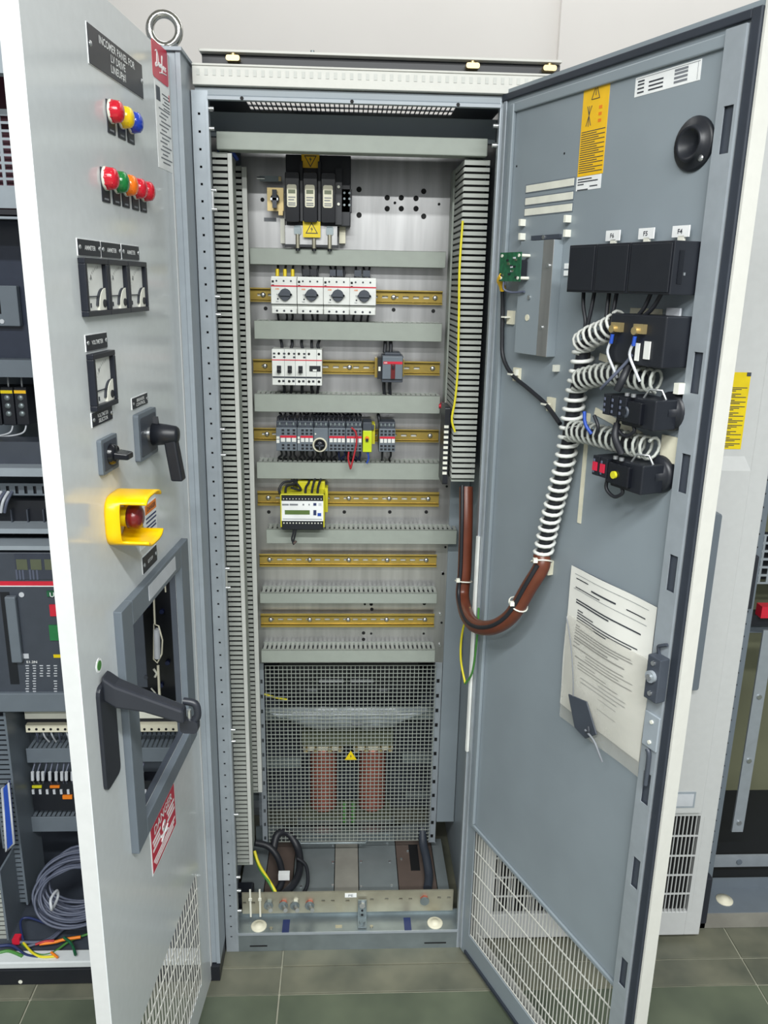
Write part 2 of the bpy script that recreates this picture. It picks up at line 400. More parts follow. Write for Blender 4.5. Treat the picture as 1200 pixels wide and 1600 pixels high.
# shelf behind the guard, and cross bars
cp(MB().box(0.006, 0.595, 0.36, 0.5, 0.455, 0.462, 'dark_grey').box(0.02, 0.565, 0.352, 0.36, 0.452, 0.492, 'galvanised'), 'shelf')  # shelf coloured dark to carry the shade inside the cabinet
for a in ((0.02, 0.16, 0.42, 0.43, 0.26, 0.29), (0.46, 0.565, 0.42, 0.43, 0.27, 0.30), (0.02, 0.10, 0.40, 0.41, 0.16, 0.178), (0.47, 0.565, 0.40, 0.41, 0.165, 0.18)): cp(MB().box(*a, 'galvanised'), 'side_bracket')
for a in (0.04, 0.54): cp(MB().box(a, a+0.015, 0.37, 0.40, 0.05, 0.66, 'rail_grey'), 'inner_post')

# ---- earthing bar
eb = thing('earth_bar', (0.3, 0.05, 0.068), 'drilled flat metal earthing bar along the cabinet bottom with bolts', 'earth bar')
EO = (0.3, 0.05, 0.068)
eh = [at(px, py, 0.05) for px, py in ((382, 1409), (396, 1409), (505, 1406), (520, 1406), (543, 1406), (581, 1404), (604, 1403), (626, 1403), (641, 1403), (686, 1401), (701, 1401))]
MB().perf('y', 0.029, 0.572, 0.074, 0.136, 0.046, 0.051, [(c.x-0.0045, c.x+0.0045, c.z-0.003, c.z+0.003) for c in eh], 'dull_zinc').build('bar', eb, off=EO)
for px, m_ in ((420, 'galvanised'), (443, 'copper'), (461, 'steel'), (484, 'copper'), (663, 'copper')):
    c = at(px, 1411 if px < 600 else 1404, 0.045)
    q = MB().cyl((c.x, 0.046, c.z), (c.x, 0.036, c.z), 0.0105, m_, n=6, smooth=False).cyl((c.x, 0.037, c.z), (c.x, 0.034, c.z), 0.012, 'galvanised', n=14)
    if px < 600: q.cyl((c.x, 0.036, c.z), (c.x+0.008, 0.008, c.z+0.010), 0.0056, 'steel', n=8)
    q.build('bolt', eb, off=EO)
for px in (391, 406):
    c = at(px, 1410, 0.04)
    MB().box(c.x-0.0022, c.x+0.0022, 0.043, 0.0455, 0.066, 0.15, 'cream').box(c.x-0.004, c.x+0.004, 0.040, 0.045, 0.118, 0.124, 'cream').build('cable_tie', eb, off=EO)
c = at(566, 1425, 0.03)
q = MB().box(c.x-0.011, c.x+0.011, 0.036, 0.04, 0.064, 0.118, 'galvanised')
for zz in (0.074, 0.087): q.cyl((c.x, 0.035, zz), (c.x, 0.037, zz), 0.003, 'hole_black', n=8)
q.cyl((c.x, 0.036, 0.108), (c.x, 0.028, 0.108), 0.008, 'steel', n=6, smooth=False)
q.box(c.x-0.011, c.x+0.011, 0.006, 0.04, 0.06, 0.064, 'galvanised').cyl((c.x, 0.02, 0.064), (c.x, 0.02, 0.070), 0.008, 'galvanised', n=6, smooth=False)
q.build('bracket', eb, off=EO)
c = at(548, 1399, 0.045); MB().box(c.x-0.015, c.x+0.015, 0.0445, 0.046, c.z-0.006, c.z+0.006, 'label_white').text('PE', (c.x, 0.0442, c.z), (1, 0, 0), (0, 0, 1), 0.012, 0.007, 'print_grey').build('label', eb, off=EO)

# ------------------------------------------------------------------ cable ducts
def vduct(x0, x1, y0, y1, z0, z1, label, mf, lip, inner=0, core=None):
    O = ((x0+x1)/2, y1, z0); t = thing('cable_duct', O, label, 'cable duct')
    n = int((z1-z0)/0.0125); pz = (z1-z0)/n
    MB().box(x0+0.003, x1-0.003, y0+0.03, y1-0.002, z0+0.002, z1-0.002, core or 'hole_black').build('wire_fill', t, off=O)
    q = MB()
    for k in range(n):
        z = z0+pz*k
        q.box(x0, x1, y0, y0+0.003, z+0.0047, z+pz, mf)
        if inner: q.box(x0, x0+0.0025, y0+0.012, y1-0.05, z+0.0047, z+pz, 'duct_finger')
    q.build('fingers', t, off=O, kind='stuff')
    if lip: MB().box(x1, x1+lip, y0-0.004, y0+0.006, z0, z1, 'duct_light').build('cover_lip', t, off=O, bevel=0.0008)
    if lip: MB().box(x1, x1+0.003, y0+0.006, y1, z0, z1, 'duct_grey').build('cover', t, off=O)
    if inner: MB().box(x0-0.0035, x0+0.001, y1-0.05, y1, z0, z1, 'duct_grey').build('cover_lip', t, off=O)
    for a, b_ in ((z0-0.003, z0), (z1, z1+0.002)): MB().box(x0, x1, y0, y1-0.002, a, b_, 'duct_grey').build('end_plate', t, off=O)
    return t
vduct(0.0125, 0.0435, 0.10, 0.195, 0.182, 1.89, 'long slotted grey vertical cable duct on the left, reaching the cabinet bottom', 'duct_finger', 0.009)
vduct(0.036, 0.0565, 0.22, 0.3, 0.315, 1.88, 'second slotted vertical duct on the left, set deeper and touching the horizontal ducts', 'duct_finger', 0.011)
vduct(0.528, 0.581, 0.10, 0.298, 1.212, 1.888, 'shorter slotted vertical cable duct on the right, ending above the brown hose', 'duct_finger', 0, 1)
DF = 0.25
def hduct(a, label, xl=None, xr=None):
    (pa, pb, pc, pd) = a   # left px, right px, top px, bottom px at mid
    mid = (pa+pb)/2
    x0 = xl if xl is not None else at(pa, pc, DF).x; x1 = xr if xr is not None else at(pb, pc, DF).x
    z1 = at(mid, pc, DF).z; z0 = at(mid, pd, DF).z
    O = ((x0+x1)/2, 0.3, z0); t = thing('cable_duct', O, label, 'cable duct')
    MB().box(x0, x1, DF, DF+0.0025, z0, z1, 'duct_grey').box(x0, x1, DF, DF+0.01, z1-0.002, z1, 'duct_grey').box(x0, x1, DF, DF+0.01, z0, z0+0.002, 'duct_grey').build('cover', t, off=O, bevel=0.001)
    MB().box(x0+0.002, x1-0.002, 0.298, 0.3015, z0, z1, 'duct_grey').build('back_wall', t, off=O)
    n = int((x1-x0)/0.0118); px = (x1-x0)/n; q = MB()
    for k in range(n):
        q.box(x0+px*k+0.0045, x0+px*(k+1), DF+0.01, 0.2985, z1-0.002, z1-0.0005, 'duct_finger')
        q.box(x0+px*k+0.0045, x0+px*(k+1), DF+0.01, 0.2985, z0+0.0005, z0+0.002, 'duct_finger')
    q.build('fingers', t, off=O, kind='stuff')
    MB().box(x0, x1, 0.268, 0.297, z0+0.006, z1-0.008, 'wire_black').build('wire_fill', t, off=O)
hduct((390, 697, 390, 416), 'topmost horizontal grey duct cover, just under the fuse switch')
hduct((397, 691, 503, 532), 'horizontal grey duct cover below the four rotary motor starters')
hduct((397, 688, 617, 645), 'horizontal slotted duct under the white breaker block, red plug at its right end')
hduct((401, 692, 723, 749), 'horizontal slotted duct under the contactor row with a smudged cover')
hduct((416, 714, 828, 850), 'horizontal slotted duct under the yellow relay, cover shifted right with open left end')
hduct((406, 683, 927, 943), 'horizontal slotted duct between the two empty lower rails')
hduct((408, 680, 1016, 1035), 'lowest horizontal slotted duct, right above the wire mesh guard')
c = at(692, 634, 0.25); MB().rbox(c.x-0.006, c.x+0.012, 0.235, 0.26, c.z-0.007, c.z+0.007, 'red', 0.003).cyl((c.x-0.006, 0.246, c.z), (c.x-0.010, 0.246, c.z), 0.005, 'red', n=10).build('plug', label='small red plug at the right end of the third duct', cat='plug')
a0 = at(694, 640, 0.2); 
tb = thing('terminal_strip', (0.517, 0.16, 1.28), 'black terminal strip with white marks on the inner side of the right duct', 'terminal strip')
MB().rbox(-0.006, 0.006, -0.035, 0.045, -0.085, 0.095, 'black_plastic', 0.004, 'x').build('body', tb)
q = MB()
for k in range(10): q.box(-0.007, 0.003, -0.039, -0.035, -0.06+0.012*k, -0.054+0.012*k, 'cream')
q.build('marker', tb)
yw = [at(px, py, 0.085) for px, py in ((723, 345), (718, 420), (717, 500), (715, 580), (711, 625), (706, 655), (711, 675))]
MB().tube(yw, 0.0026, 'wire_yellow').build('wire', label='single yellow wire hanging down along the right vertical duct', cat='wire')
MB().tube([(0.02, 0.14, 1.896), (0.03, 0.12, 1.905), (0.045, 0.15, 1.9), (0.05, 0.2, 1.893)], 0.004, 'blue').build('wire', label='blue wire end poking out above the left vertical duct', cat='wire')

# ------------------------------------------------------------------ DIN rails
def rail(pa, pb, pt, pbm, label, screws, slots):
    x0 = at(pa, pt, 0.285).x; x1 = min(0.524, at(pb, pt, 0.285).x); mid = (pa+pb)/2
    z1 = at(mid, pt, 0.285).z; z0 = at(mid, pbm, 0.285).z; zm = (z0+z1)/2
    O = ((x0+x1)/2, 0.3, zm); t = thing('mounting_rail', O, label, 'rail')
    hs = [(x0+0.02+0.0245*k, x0+0.034+0.0245*k, zm-0.0028, zm+0.0028) for k in range(int((x1-x0-0.04)/0.0245))]
    q = MB().perf('y', x0, x1, zm-0.0125, zm+0.0125, 0.292, 0.2935, hs, 'brass_rail')
    q.box(x0, x1, 0.285, 0.2935, zm+0.0115, zm+0.013, 'brass_rail').box(x0, x1, 0.285, 0.2935, zm-0.013, zm-0.0115, 'brass_rail')
    q.box(x0, x1, 0.285, 0.2865, zm+0.0115, z1, 'brass_rail').box(x0, x1, 0.285, 0.2865, z0, zm-0.0115, 'brass_rail')
    q.build('rail_strip', t, off=O)
    for px in screws:
        c = at(px, (pt+pbm)/2, 0.29); MB().lathe((c.x, 0.292, zm), (0, -1, 0), [(0, 0.0065), (0.003, 0.006), (0.005, 0.0035), (0.0052, 0)], 'steel', 12).build('screw', t, off=O)
    q = MB().box(x0+0.01, x1-0.01, 0.2985, 0.3015, zm-0.004, zm+0.004, 'white_plastic'); q.build('backing_strip', t, off=O)
    return zm
z_r = [rail(388, 692, 452, 474, 'yellow passivated rail carrying the four rotary motor starters', (411, 615, 680), 9),
 rail(395, 688, 563, 585, 'yellow passivated rail carrying the white breaker block and the grey breaker', (414, 546, 676), 9),
 rail(396, 686, 670, 690, 'yellow passivated rail carrying the contactor row', (417, 672), 9),
 rail(402, 690, 768, 791, 'yellow passivated rail behind the yellow display relay', (419, 545, 608, 669), 9),
 rail(405, 683, 866, 886, 'empty yellow rail directly above the sixth duct', (421, 484, 545, 605, 666), 9),
 rail(407, 679, 959, 980, 'lowest empty yellow rail, above the last duct', (423, 484, 544, 604, 664), 9)]

# ------------------------------------------------------------------ devices on the rails
YD = 0.225
ST = ['first rotary motor starter from the left, yellow ferrules on top', 'second rotary motor starter in the row of four', 'third rotary motor starter in the row of four', 'rightmost rotary motor starter in the row of four']
for i in range(4):
    pl, pr = 423+41*i, 464+41.3*i; zc = at(505, 460, YD).z
    x0, x1 = at(pl, 460, YD).x+0.0006, at(pr, 460, YD).x-0.0006; xc = (x0+x1)/2; ww = x1-x0
    zt = at(505, 433, YD).z; zb = at(505, 491, YD).z; zs = at(505, 447, YD).z; zl = at(505, 476, YD).z
    O = (xc, 0.285, zc); t = thing('motor_starter', O, ST[i], 'motor starter', group='rotary motor starters on the top rail')
    q = MB().box(x0, x1, 0.236, 0.285, zb, zt, 'white_plastic').box(x0, x1, YD, 0.236, zl, zt-0.004, 'white_plastic').box(x0+0.001, x1-0.001, 0.229, 0.24, zb, zb+0.012, 'white_plastic')
    q.build('body', t, off=O, bevel=0.001)
    MB().box(x0, x1, YD-0.0007, YD+0.003, zs-0.0028, zs, 'red').build('stripe', t, off=O)
    MB().lathe((xc+0.003, YD, zc-0.002), (0, -1, 0), [(0, 0.0135), (0.003, 0.013), (0.003, 0)], 'dark_grey', 20).prism([(xc+0.003+a_, zc-0.002+b_) for a_, b_ in ((-0.0165, 0), (-0.006, 0.011), (0, 0.0135), (0.006, 0.011), (0.0165, 0), (0.006, -0.011), (0, -0.0135), (-0.006, -0.011))], 'y', YD-0.008, YD-0.002, 'dark_grey').box(xc-0.009, xc+0.015, YD-0.013, YD-0.007, zc-0.0045, zc+0.0005, 'dark_grey').box(xc+0.0145, xc+0.018, YD-0.008, YD, zc-0.004, zc, 'dark_grey').build('knob', t, off=O)
    q = MB()
    for k in range(3): q.cyl((x0+ww*(0.22+0.28*k), YD-0.0006, zt-0.010), (x0+ww*(0.22+0.28*k), YD+0.001, zt-0.010), 0.0022, 'print_dark', n=8).cyl((x0+ww*(0.22+0.28*k), 0.2284, zb+0.006), (x0+ww*(0.22+0.28*k), 0.23, zb+0.006), 0.0026, 'print_dark', n=8)
    q.box(x0+0.002, x0+0.007, YD-0.0005, YD+0.001, zt-0.014, zt-0.009, 'hole_black').box(x0+0.002, x0+0.007, YD-0.0005, YD+0.001, zt-0.021, zt-0.018, 'hole_black')
    q.box(x0, x1, 0.2355, 0.237, zl-0.0015, zl, 'dark_grey')
    q.build('terminal_holes', t, off=O)
    q = MB().text('ABB', (x0+0.014, YD-0.0006, zs-0.008), (1, 0, 0), (0, 0, 1), 0.009, 0.0032, 'orange')
    q.text('I', (xc+0.003, YD-0.0006, zs-0.0065), (1, 0, 0), (0, 0, 1), 0.0008, 0.003, 'print_dark').text('0', (xc-0.0155, YD-0.0006, zc-0.002), (1, 0, 0), (0, 0, 1), 0.002, 0.003, 'print_dark')
    q.text('TEST', (x0+0.014, YD-0.0006, zl+0.005), (1, 0, 0), (0, 0, 1), 0.007, 0.002, 'print_grey').cyl((x0+0.0155, YD-0.001, zl+0.011), (x0+0.0155, YD, zl+0.011), 0.002, 'print_dark', n=8)
    q.build('lettering', t, off=O)
    # wires of this starter
    zd1 = at(505, 416, 0.27).z; zd2 = at(505, 503, 0.27).z
    for up in (1, 0):
        bt = thing('wire_bundle', (xc, 0.26, zt if up else zb), ('black wires rising from the %s motor starter' if up else 'black wires running down from the %s motor starter') % ['first', 'second', 'third', 'fourth'][i], 'wires', group='wires of the motor starters')
        for k in range(3):
            xw = x0+ww*(0.22+0.28*k)+random.uniform(-0.002, 0.002)
            if up: pts = [(xw, 0.262, zt-0.002), (xw+random.uniform(-0.003, 0.003), 0.268, (zt+zd1)/2), (xw+random.uniform(-0.004, 0.004), 0.275, zd1+0.006)]
            else: pts = [(xw, 0.262, zb+0.002), (xw+random.uniform(-0.003, 0.003), 0.264, (zb+zd2)/2), (xw+random.uniform(-0.004, 0.004), 0.275, zd2-0.006)]
            wq = MB().tube(pts, 0.0026, 'wire_black'); wo = wq.build('wire', bt, off=bt.location)
            if up and i == 0: MB().cyl((xw, 0.262, zt), (xw, 0.2645, zt+0.016), 0.0042, 'yellow', n=10).build('ferrule', wo, off=bt.location)
            if up and i > 0 and k < 2: MB().box(xw-0.001, xw+0.015, 0.26, 0.272, zt+0.003, zt+0.017, 'black_plastic' if i == 1 else 'dark_grey').build('terminal_shroud', wo, off=bt.location)

# white three pole breaker with auxiliary
x0, x1 = at(425, 570, YD).x, at(503, 570, YD).x; zt, zb = at(464, 546, YD).z, at(464, 602, YD).z; zs = at(464, 562, YD).z
O = ((x0+x1)/2, 0.285, (zt+zb)/2); ww = x1-x0
t = thing('circuit_breaker', O, 'white three pole breaker block with black toggles and red stripe', 'circuit breaker')
zq = at(464, 590, YD).z
MB().box(x0, x1, YD+0.004, 0.285, zb, zt, 'white_plastic').box(x0, x1, YD, YD+0.006, zq+0.002, zt, 'white_plastic').box(x0, x1, YD, YD+0.006, zb, zq-0.002, 'white_plastic').box(x0+0.001, x1-0.001, YD+0.003, YD+0.005, zq-0.002, zq+0.002, 'dark_grey').build('body', t, off=O, bevel=0.0008)
MB().box(x0, x1, YD-0.0006, YD+0.001, zs-0.0022, zs, 'red').build('stripe', t, off=O)
for k in range(3):
    xc = x0+ww*(0.14+0.215*k); zz = at(464, 577, YD).z
    MB().box(xc-0.005, xc+0.005, YD-0.002, YD, zz-0.009, zz+0.008, 'black_plastic').box(xc-0.004, xc+0.004, YD-0.014, YD, zz-0.007, zz+0.001, 'black_gloss').build('toggle', t, off=O, bevel=0.0008)
xc = x0+ww*0.86; zz = at(464, 576, YD).z
MB().box(xc-0.013, xc+0.013, YD-0.001, YD+0.001, zz-0.006, zz+0.007, 'black_plastic').box(xc-0.005, xc+0.004, YD-0.003, YD, zz-0.0055, zz-0.001, 'white_plastic').build('window', t, off=O)
q = MB()
for k in range(5):
    xx = x0+ww*(0.14+0.2*k); q.cyl((xx, YD-0.0008, zt-0.010), (xx, YD+0.001, zt-0.010), 0.003, 'hole_black', n=10).cyl((xx, YD-0.0008, zb+0.009), (xx, YD+0.001, zb+0.009), 0.0032, 'hole_black', n=10)
    if k < 4:
        for dz in (0.010, 0.018): q.box(xx-0.0135, xx-0.008, YD-0.0006, YD+0.001, zt-dz-0.002, zt-dz+0.002, 'print_dark')
        q.box(xx+0.007, xx+0.0125, YD-0.0006, YD+0.001, zb+0.007, zb+0.012, 'print_dark')
        q.box(x0+ww*(0.25+0.215*k)-0.0004, x0+ww*(0.25+0.215*k)+0.0004, YD-0.0005, YD, zb, zt, 'print_grey')
q.build('terminal_holes', t, off=O)
for up, nm in ((1, 'black wires feeding the top of the white breaker block'), (0, 'black wires leaving the bottom of the white breaker block')):
    bt = thing('wire_bundle', (O[0], 0.26, zt if up else zb), nm, 'wires')
    z2 = at(464, 532, 0.27).z if up else at(464, 615, 0.27).z
    for k, f in enumerate((0.18, 0.36, 0.6, 0.79, 0.93)):
        xx = x0+ww*f; MB().tube([(xx, 0.262, zt-0.002 if up else zb+0.002), (xx+random.uniform(-.004, .004), 0.268, ((zt if up else zb)+z2)/2), (xx+random.uniform(-.005, .005), 0.276, z2+(0.006 if up else -0.006))], 0.0034, 'wire_black').build('wire', bt, off=bt.location)

# grey breaker with red toggle
x0, x1 = at(597, 570, YD).x, at(630, 570, YD).x; zt, zb = at(613, 553, YD).z, at(613, 600, YD).z; zz = at(613, 567, YD).z
O = ((x0+x1)/2, 0.285, (zt+zb)/2); t = thing('circuit_breaker', O, 'small dark grey breaker with red T-shaped stripe and toggle', 'circuit breaker')
MB().box(x0, x1, YD+0.006, 0.285, zb+0.003, zt-0.004, 'dark_grey').box(x0+0.001, x1-0.001, YD, YD+0.008, zb+0.011, zt-0.006, 'frame_grey').box(x0+0.006, x1-0.006, YD+0.01, 0.28, zt-0.004, zt+0.002, 'dark_grey').build('body', t, off=O, bevel=0.0015)
MB().box(x0+0.003, x1-0.002, YD-0.0008, YD+0.001, zz-0.003, zz+0.003, 'red').text('ABB', (x0+0.008, YD-0.0012, zz), (1, 0, 0), (0, 0, 1), 0.008, 0.003, 'label_white').build('stripe', t, off=O)
xc = (x0+x1)/2+0.001
MB().box(xc-0.005, xc+0.005, YD-0.003, YD+0.001, zb+0.012, zz-0.002, 'dark_red').box(xc-0.0025, xc+0.0025, YD-0.010, YD, zz-0.013, zz-0.005, 'black_plastic').build('toggle', t, off=O, bevel=0.0008)
MB().box(x0-0.010, x0, YD+0.012, 0.28, zb+0.010, zt-0.010, 'black_plastic').box(x0-0.008, x0-0.003, YD+0.009, YD+0.0125, (zt+zb)/2-0.006, (zt+zb)/2+0.004, 'cream').box(x0-0.016, x0-0.010, 0.25, 0.284, zb+0.012, zt-0.012, 'brass_rail').build('side_clip', t, off=O)
MB().box(x1, x1+0.004, 0.25, 0.284, zb+0.015, zt-0.015, 'brass_rail').build('end_clip', t, off=O)
bt = thing('wire_bundle', (O[0], 0.26, zb), 'two thick black wires through the small grey breaker', 'wires')
for xx in (x0+0.007, x0+0.021):
    MB().tube([(xx, 0.262, zt), (xx+0.001, 0.266, zt+0.012), (xx+random.uniform(-.002, .002), 0.274, at(613, 530, 0.27).z)], 0.0042, 'wire_black').build('wire', bt, off=bt.location)
    MB().tube([(xx, 0.262, zb+0.004), (xx, 0.266, zb-0.012), (xx+0.002, 0.274, at(613, 618, 0.27).z)], 0.004, 'wire_black').build('wire', bt, off=bt.location)

# contactor row
ZT, ZB = at(520, 660, YD).z, at(520, 707, YD).z
def contactor(pa, pb, label, n, dial=False, dy=0.0, aux=False):
    x0, x1 = at(pa, 680, YD).x+0.0005, at(pb, 680, YD).x-0.0005; zt, zb = ZT+dy, ZB+dy*0.3; ww = x1-x0
    O = ((x0+x1)/2, 0.285, (zt+zb)/2); t = thing('contactor', O, label, 'contactor')
    zm = at(520, 689, YD).z
    MB().box(x0, x1, YD+0.014, 0.285, zb, zt, 'dark_grey').box(x0, x1, YD, YD+0.016, zb+0.003, zt-0.014, 'frame_grey').box(x0+0.002, x1-0.002, YD+0.006, YD+0.02, zt-0.014, zt-0.006, 'dark_grey').build('body', t, off=O, bevel=0.001)
    if not dial:
        a = 0.2 if aux else 0.04
        MB().box(x0+ww*a, x1-0.001, YD-0.0008, YD+0.001, zm+0.007, zm+0.012, 'red').build('stripe', t, off=O)
        q = MB()
        for k in range(n):
            xa = x0+ww*(a+(1-a)*(k+0.12)/n); xb = x0+ww*(a+(1-a)*(k+0.88)/n)
            q.box(xa, xb, YD-0.0016, YD+0.001, zm-0.003, zm+0.0066, 'white_plastic')
        if aux: q.box(x0+0.001, x0+ww*0.16, YD-0.0016, YD, zm-0.006, zm+0.002, 'white_plastic').box(x0+0.001, x0+ww*0.16, YD-0.0016, YD, zm+0.004, zm+0.010, 'cream')
        q.build('flag_labels', t, off=O)
        q = MB()
        for k in range(n):
            xa = x0+ww*(a+(1-a)*(k+0.5)/n)
            for zz_ in (zb+0.009, zb+0.017, zt-0.020, zt-0.028): q.box(xa-0.003, xa+0.003, YD-0.0006, YD+0.001, zz_-0.0025, zz_+0.0025, 'black_plastic')
        q.build('terminal_holes', t, off=O)
    else:
        xc = x0+ww*0.42; zc = at(520, 695, YD).z
        MB().lathe((xc, YD, zc), (0, -1, 0), [(0, 0.0175), (0.004, 0.0175), (0.006, 0.0165), (0.006, 0.0145), (0.003, 0.0145), (0.003, 0)], 'tape', 24).build('bezel', t, off=O)
        MB().lathe((xc, YD-0.003, zc), (0, -1, 0), [(0, 0.0135), (0.006, 0.012), (0.009, 0.006), (0.009, 0)], 'black_gloss', 16).box(xc-0.010, xc+0.010, YD-0.014, YD-0.01, zc-0.0015, zc+0.0015, 'dark_grey').box(xc-0.0015, xc+0.0015, YD-0.014, YD-0.01, zc-0.010, zc+0.010, 'dark_grey').build('dial', t, off=O)
        MB().cyl((x0+0.004, YD-0.002, zc+0.026), (x0+0.004, YD, zc+0.026), 0.002, 'cream', n=8).build('indicator', t, off=O)
    q = MB()
    for k in range(max(2, n)): 
        xa = x0+ww*(k+0.5)/max(2, n); q.cyl((xa, YD+0.010, zt-0.004), (xa, YD+0.006, zt-0.010), 0.0032, 'galvanised', n=8)
    q.build('terminal_screws', t, off=O)
    return x0, x1, zt, zb
cons = [contactor(431, 464, 'leftmost dark grey contactor at the left end of the contactor row', 3, aux=True),
        contactor(464, 490, 'second dark grey contactor, left of the round timer dial', 3, aux=True),
        contactor(490, 513, 'timer module with round black dial and cream bezel', 3, dial=True),
        contactor(513, 540, 'four pole contactor just right of the round timer dial', 4),
        contactor(540, 566, 'four pole contactor with a red wire, beside the lime relay', 4)]
cE = contactor(592, 618, 'lone dark grey contactor standing apart at the right of the row', 4)
x0, x1 = at(567, 680, YD).x, at(581, 680, YD).x; O = ((x0+x1)/2, 0.285, (ZT+ZB)/2)
t = thing('safety_relay', O, 'narrow lime yellow relay with orange knob at the end of the contactor row', 'relay')
zt = at(574, 673, YD).z; MB().box(x0, x1, YD+0.004, 0.285, ZB, ZT, 'dark_grey').box(x0+0.002, x1+0.006, YD+0.01, 0.28, zt, zt+0.012, 'dark_grey').build('body', t, off=O, bevel=0.001)
MB().box(x0, x1, YD-0.002, YD+0.004, ZB+0.002, zt, 'lime').build('face', t, off=O, bevel=0.001)
MB().cyl((x0+0.010, YD-0.005, zt-0.018), (x0+0.010, YD-0.002, zt-0.018), 0.005, 'orange', n=14).box(x0+0.007, x0+0.013, YD-0.008, YD-0.004, zt-0.025, zt-0.018, 'black_plastic').build('knob', t, off=O)
MB().box(x1, x1+0.008, 0.245, 0.284, ZB+0.018, ZT-0.006, 'relay_yellow').build('end_clip', t, off=O)
for xx in (x0+0.006, x0+0.014): MB().cyl((xx, YD+0.006, zt+0.008), (xx, YD+0.009, zt+0.008), 0.0028, 'steel', n=8).build('screw', t, off=O)
nmz = ['leftmost contactor', 'second contactor', 'round dial timer', 'middle four pole contactor', 'contactor beside the lime relay']
for i, (x0, x1, zt, zb) in enumerate(cons+[cE]):
    nm = nmz[i] if i < 5 else 'lone contactor at the right'
    for up in (1, 0):
        bt = thing('wire_bundle', ((x0+x1)/2, 0.26, zt if up else zb), ('dark wires above the %s' if up else 'dark wires below the %s') % nm, 'wires', group='wires of the contactor row')
        z2 = at(520, 645, 0.27).z-0.004 if up else at(520, 722, 0.27).z+0.004
        n_ = 4 if i < 5 else 2
        for k in range(n_):
            xx = x0+(x1-x0)*(k+0.5)/n_; e = random.uniform(-0.005, 0.005)
            if i == 5 and up: continue
            mm = 'wire_black' if not (i > 2 and k > 1 and not up) else 'navy'
            MB().tube([(xx, 0.250, zt-0.008 if up else zb+0.006), (xx+e, 0.254, ((zt if up else zb)*0.6+z2*0.4)), (xx-e, 0.268, (zt if up else zb)*0.2+z2*0.8), (xx+e*0.3, 0.28, z2)], 0.0026, mm).build('wire', bt, off=bt.location)
        if i == 5 and up:
            MB().tube([(x0+0.002, 0.26, zt-0.004), (x0, 0.262, zt+0.008), (x0-0.001, 0.275, z2)], 0.004, 'wire_black').build('wire', bt, off=bt.location)
rwp = [at(px, py, 0.215) for px, py in ((549, 668), (556, 676), (557, 692), (553, 712), (548, 732))]
MB().tube(rwp, 0.0022, 'wire_red').build('wire', label='red wire hanging down the front of the contactor row, ending on the duct', cat='wire')
rwp = [at(px, py, 0.222) for px, py in ((545, 706), (544, 716), (546, 726), (548, 733))]
MB().tube(rwp, 0.0022, 'wire_red').build('wire', label='short red wire below the contactors, left of the longer one', cat='wire')
rwp = [at(px, py, 0.23) for px, py in ((574, 706), (576, 716), (573, 724))]
MB().tube(rwp, 0.0022, 'blue').build('wire', label='short blue wire under the lime relay', cat='wire')

# yellow monitoring relay with a display
YR = 0.205
x0, x1 = at(438, 795, YR).x, at(507, 795, YR).x; ztf, zbf = at(472, 783, YR).z, at(472, 814, YR).z
O = ((x0+x1)/2, 0.285, (ztf+zbf)/2); t = thing('monitoring_relay', O, 'yellow relay with white front, green display and blue buttons on the fourth rail', 'relay')
zt, zb = at(472, 772, YR).z, at(472, 824, YR).z
MB().box(x0, x0+0.003, YR-0.001, 0.285, zb, zt, 'relay_yellow').box(x1-0.003, x1, YR-0.001, 0.285, zb, zt, 'relay_yellow').box(x0+0.003, x1-0.003, YR+0.012, 0.285, zb+0.006, zt, 'relay_yellow').box(x0, x1, YR-0.001, YR+0.012, zt-0.003, zt, 'relay_yellow').box(x0+0.04, x1, 0.25, 0.27, zt, zt+0.02, 'relay_yellow').build('housing', t, off=O, bevel=0.001)
MB().box(x0+0.003, x1-0.003, YR, YR+0.012, zbf, ztf, 'label_white').build('front_plate', t, off=O)
c0, c1 = at(445, 797, YR), at(484, 804, YR)
MB().box(c0.x, c1.x, YR-0.0006, YR+0.001, c1.z, c0.z, 'lcd').build('display', t, off=O)
for px, py, s_, m_ in ((492, 788, 0.0045, 'navy'), (500, 788, 0.0045, 'wire_light'), (492, 799, 0.0045, 'navy'), (492, 803, 0.0045, 'navy'), (499, 804, 0.0055, 'blue')):
    c = at(px, py, YR); MB().box(c.x-s_*0.8, c.x+s_*0.8, YR-0.001, YR, c.z-s_*0.7, c.z+s_*0.7, m_).build('button', t, off=O)
q = MB()
for px, wd in ((446, 0.016), (459, 0.02), (474, 0.004), (483, 0.003)):
    c = at(px, 788.5, YR); q.box(c.x-wd/2, c.x+wd/2, YR-0.0004, YR, c.z-0.002, c.z+0.002, 'print_grey')
q.box(x0+0.006, x1-0.006, YR-0.0004, YR, zbf+0.004, zbf+0.0055, 'print_grey'); q.build('lettering', t, off=O)
q = MB().box(x0+0.003, x1-0.003, YR+0.002, YR+0.02, ztf, zt-0.002, 'black_plastic').box(x0+0.003, x1-0.003, YR+0.002, YR+0.03, zb-0.006, zbf, 'black_plastic'); q.build('terminal_block', t, off=O)
q = MB()
for k in range(13):
    xa = x0+0.008+(x1-x0-0.016)*k/12
    q.cyl((xa, YR+0.0014, zbf-0.006), (xa, YR+0.003, zbf-0.006), 0.0018, 'cream', n=6).cyl((xa, YR+0.0014, ztf+0.005), (xa, YR+0.003, ztf+0.005), 0.0014, 'cream', n=6)
q.build('terminal_screws', t, off=O)
MB().box(x1, x1+0.007, 0.25, 0.284, zbf+0.010, zt+0.004, 'relay_yellow').build('end_clip', t, off=O)
bt = thing('wire_bundle', (O[0], 0.24, zt), 'tangle of dark wires going over the top of the yellow display relay', 'wires')
